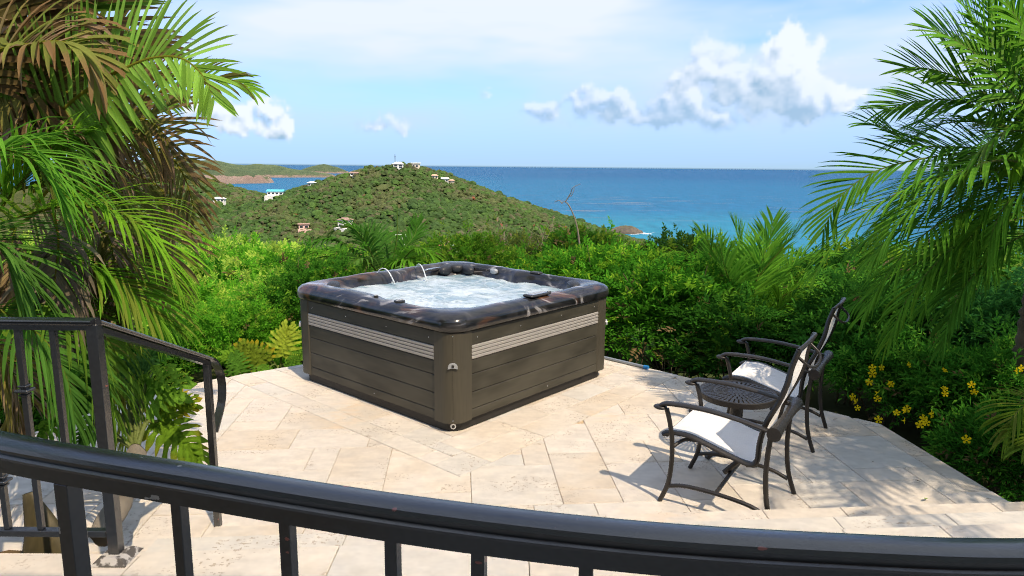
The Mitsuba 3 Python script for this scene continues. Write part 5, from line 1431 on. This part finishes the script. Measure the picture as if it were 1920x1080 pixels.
def trumpet(c, d, s, g):
    d = nm(d); a = nm(np.cross(d, [.3, .2, .9])); b = np.cross(d, a); V, q = [], []
    rs = [(.0, .10), (.45, .16), (.75, .34)]
    n = 10
    for h, r in rs:
        for k_ in range(n):
            t = 2 * np.pi * k_ / n; V.append(c + d * h * s + (a * math.cos(t) + b * math.sin(t)) * r * s)
    for i in range(2):
        for k_ in range(n):
            q += [[i * n + k_, i * n + (k_ + 1) % n, (i + 1) * n + (k_ + 1) % n, (i + 1) * n + k_]]
    fs = [[x[0], x[1], x[2]] for x in q] + [[x[0], x[2], x[3]] for x in q]
    for k_ in range(5):
        t = 2 * np.pi * k_ / 5; e = a * math.cos(t) + b * math.sin(t); w = np.cross(d, e)
        p0 = c + d * .72 * s; i0 = len(V)
        V += [p0 + e * .2 * s, p0 + e * .7 * s + w * .34 * s + d * .12 * s, p0 + e * 1.0 * s + d * .0 * s, p0 + e * .7 * s - w * .34 * s + d * .12 * s]
        fs += [[i0, i0 + 1, i0 + 2], [i0, i0 + 2, i0 + 3]]
    V = A(V); C = np.tile(A([.90, .70, .015]) * g.uniform(.9, 1.1), (len(V), 1)); C[:10] = [.45, .40, .05]
    return V, A(fs), C


g = np.random.default_rng(4)
for u, v, y in [(1635, 700, 5.75), (1632, 716, 5.7), (1638, 690, 5.8), (1595, 745, 5.85), (1610, 766, 5.7), (1645, 745, 5.55), (1640, 733, 5.6), (1665, 713, 5.7), (1672, 722, 5.7), (1600, 750, 5.8), (1690, 768, 5.25), (1681, 771, 5.25), (1698, 765, 5.3), (1645, 787, 5.35), (1728, 786, 5.15), (1735, 792, 5.1), (1740, 776, 5.2), (1725, 798, 5.05), (1690, 788, 5.15), (1770, 740, 5.25), (1773, 725, 5.3), (1768, 697, 5.5), (1820, 720, 5.3), (1826, 731, 5.25), (1900, 695, 5.1), (1908, 690, 5.1), (1700, 685, 5.9), (1810, 824, 4.8), (1650, 689, 5.9)]:
    p = at(u, v, y - .28)
    k = min(fb, key=lambda x: np.linalg.norm(x[1] - p))[0]
    putc('flower', trumpet(p, A([g.normal(0, .6), -.9, g.normal(.15, .5)]), g.uniform(.027, .036), g), 'leaf', k, smooth=False)

# bare twig, dry twigs
k = thing('bare_twig', 'single bare grey twig standing up before the sea', 'twig')
br = [[(1082, 520, 11.8), (1090, 480, 11.8), (1087, 462, 11.8), (1083, 430, 11.8), (1076, 405, 11.8), (1066, 384, 11.8), (1058, 378, 11.8), (1053, 382, 11.8)], [(1060, 379, 11.8), (1070, 362, 11.75), (1074, 352, 11.7), (1088, 345, 11.7)], [(1054, 381, 11.8), (1048, 376, 11.85), (1040, 379, 11.9)], [(1066, 368, 11.8), (1072, 366, 11.8), (1077, 352, 11.8)], [(1089, 478, 11.8), (1098, 470, 11.7)]]
v, f = cat_meshes([tube(F(b), [.022 if i == 0 else .010, .012 if i == 0 else .006, .007 if i == 0 else .004], 6, (1, 0, 0), n=18) for i, b in enumerate(br)])
putc('stem', (v, f, np.tile(A([[.21, .17, .13]]), (len(v), 1))), 'stem', k)
g = np.random.default_rng(31); ms = []; lv = []
for i in range(46):
    b = at(g.uniform(900, 1035), 505, g.uniform(12.5, 15)); h = g.uniform(.35, 1.0); p = [b]
    for s in range(4):
        p.append(p[-1] + A([g.normal(0, .10), g.normal(0, .10), h / 4]))
    ms.append(tube(p, [.010, .006, .003], 5, (1, 0, 0), n=10))
    if g.random() < .65:
        lv.append((A(p[-1]), A([g.normal(), g.normal(), -1.2]), A([.36, .25, .17]) if g.random() < .7 else A([.40, .16, .10])))
    for s in range(2):
        q = A(p[2 + s % 2]); ms.append(tube([q, q + A([g.normal(0, .13), g.normal(0, .1), .16])], [.005, .002], 4, (1, 0, 0)))
v, f = cat_meshes(ms)
k = thing('dry_shrub', 'dry twiggy shrub with curled dead brown leaves, on the skyline behind the hot tub', 'shrub')
putc('stem', (v, f, np.tile(A([[.20, .16, .11]]), (len(v), 1))), 'stem', k)
putc('dead_leaf', leaves(A([x[0] for x in lv]), A([x[1] for x in lv]), rnd_dir(g, len(lv)), .11, .06, A([x[2] for x in lv])), 'leaf', k, smooth=False)
putc('foliage', foliage(77, at(965, 490, 13.5), (1.0, .9, .55), 700, ln=.16, nleaf=7, leafL=.055, leafW=.028, col=(.10, .12, .03), tip=(.2, .2, .03), ptip=.3, pinnate=False), 'leaf', k, smooth=False)

# the mass of scrub covering the slope round the terrace
def scrub():
    g = np.random.default_rng(8); out = []
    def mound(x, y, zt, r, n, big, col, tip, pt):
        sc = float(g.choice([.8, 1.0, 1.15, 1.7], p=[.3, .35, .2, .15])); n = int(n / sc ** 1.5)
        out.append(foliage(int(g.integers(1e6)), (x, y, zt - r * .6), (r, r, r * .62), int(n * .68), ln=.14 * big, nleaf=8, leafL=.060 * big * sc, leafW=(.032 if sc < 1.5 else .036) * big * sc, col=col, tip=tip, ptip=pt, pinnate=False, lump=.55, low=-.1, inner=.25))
    # left of the hot tub: bright sunlit creepers
    for i in range(120):
        y = 7.0 + 17 * g.random() ** 1.25; u = g.uniform(-260, 660)
        x = (u - 960) / FOC * y
        if x > -2.6 - (y - 7) * .1 and y < 7.6:
            continue
        if x > -1.2 and y < 9.3:
            continue
        big = np.clip(y / 9.5, .85, 1.9); zt = min(-.30 + .25 * g.normal() + .02 * (y - 7), 2.0 - (.112 + .012 * abs(g.normal())) * y) if u < 560 else min(-.2 + .2 * g.normal(), 2.0 - (.125 + .01 * abs(g.normal())) * y)
        w = g.random()
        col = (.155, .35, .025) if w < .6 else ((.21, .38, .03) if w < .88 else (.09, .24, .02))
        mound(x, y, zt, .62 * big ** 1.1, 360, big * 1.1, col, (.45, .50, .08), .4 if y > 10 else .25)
    # left, below the palms and beyond the terrace
    for i in range(34):
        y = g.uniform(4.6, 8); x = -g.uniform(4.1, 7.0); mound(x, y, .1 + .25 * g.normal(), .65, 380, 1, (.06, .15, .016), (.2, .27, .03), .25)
    # behind and right of the hot tub
    for i in range(110):
        y = 8.3 + 14 * g.random() ** 1.3; u = g.uniform(760, 2250); x = (u - 960) / FOC * y
        if x - 1.1 < -(y - 7.9) * .55 or (1270 < u < 1600 and y < 10.6):
            continue
        big = np.clip(y / 9.0, .9, 2.0)
        edge = 2.04 - (.155 + .02 * g.normal()) * y if u < 1300 else 2.04 - (.150 + .02 * g.normal()) * y
        zt = min(edge, .75 + .12 * g.normal())
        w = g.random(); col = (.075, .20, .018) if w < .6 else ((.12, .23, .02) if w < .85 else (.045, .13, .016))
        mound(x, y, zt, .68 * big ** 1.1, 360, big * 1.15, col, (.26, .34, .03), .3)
    # right bank in the shade
    for i in range(46):
        t = g.random(); x = 3.6 + 3.4 * g.random(); y = 3.6 + 4.6 * t
        zt = -.12 + .14 * (x - 3.3) + .16 * (y - 4.2) * .8 + .08 * g.normal()
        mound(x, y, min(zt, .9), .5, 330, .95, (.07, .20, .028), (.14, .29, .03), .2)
    return cat_meshes(out)


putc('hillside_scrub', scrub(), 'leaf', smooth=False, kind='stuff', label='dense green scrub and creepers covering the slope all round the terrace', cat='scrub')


def far_scrub():
    """Tree tops down the slope beyond the scrub, before the valley."""
    g = np.random.default_rng(18); n = 2600
    y = 22 + 330 * g.random(n) ** 1.6; u = g.uniform(-300, 2300, n); x = (u - 960) / FOC * y
    z = ground_z(x, y); r = np.clip(g.gamma(6, .2, n) * (1 + y / 120), .8, 4.5)
    col = A([.05, .11, .016])[None] * g.uniform(.6, 1.5, n)[:, None]
    return clumps(x, y, z + .3, r, col, 5)


putc('valley_woods', far_scrub(), 'painted', smooth=False, kind='stuff', label='green tree tops filling the slope and valley below the terrace', cat='woods')

# fallen leaves on the terrace
for (u, v, c, s, lab) in [(1728, 903, (.07, .05, .03), .05, 'curled dark fallen leaf on the terrace near the right edge'), (1738, 934, (.16, .24, .03), .06, 'small green fallen leaf on the terrace by the steps'), (1561, 786, (.06, .045, .03), .035, 'tiny dark fallen leaf on the terrace behind the chair legs'), (1633, 865, (.08, .06, .04), .022, 'speck of brown leaf in the middle of the shaded paving'), (1848, 935, (.05, .04, .03), .03, 'brown fallen leaf close to the right end of the lowest step')]:
    p = atz(u, v, .008); a = u * .7
    d = A([math.cos(a), math.sin(a), .05]); m = leaves(p[None], d[None], UP[None], s, s * .4, A([c]), .35, -.25)
    th = (np.vstack([m[0], m[0] - [0, 0, .0012]]), np.vstack([m[1], m[1][:, ::-1] + 4]), np.vstack([m[2], m[2]]))
    putc('fallen_leaf', th, 'stem', label=lab, cat='leaf', smooth=False)
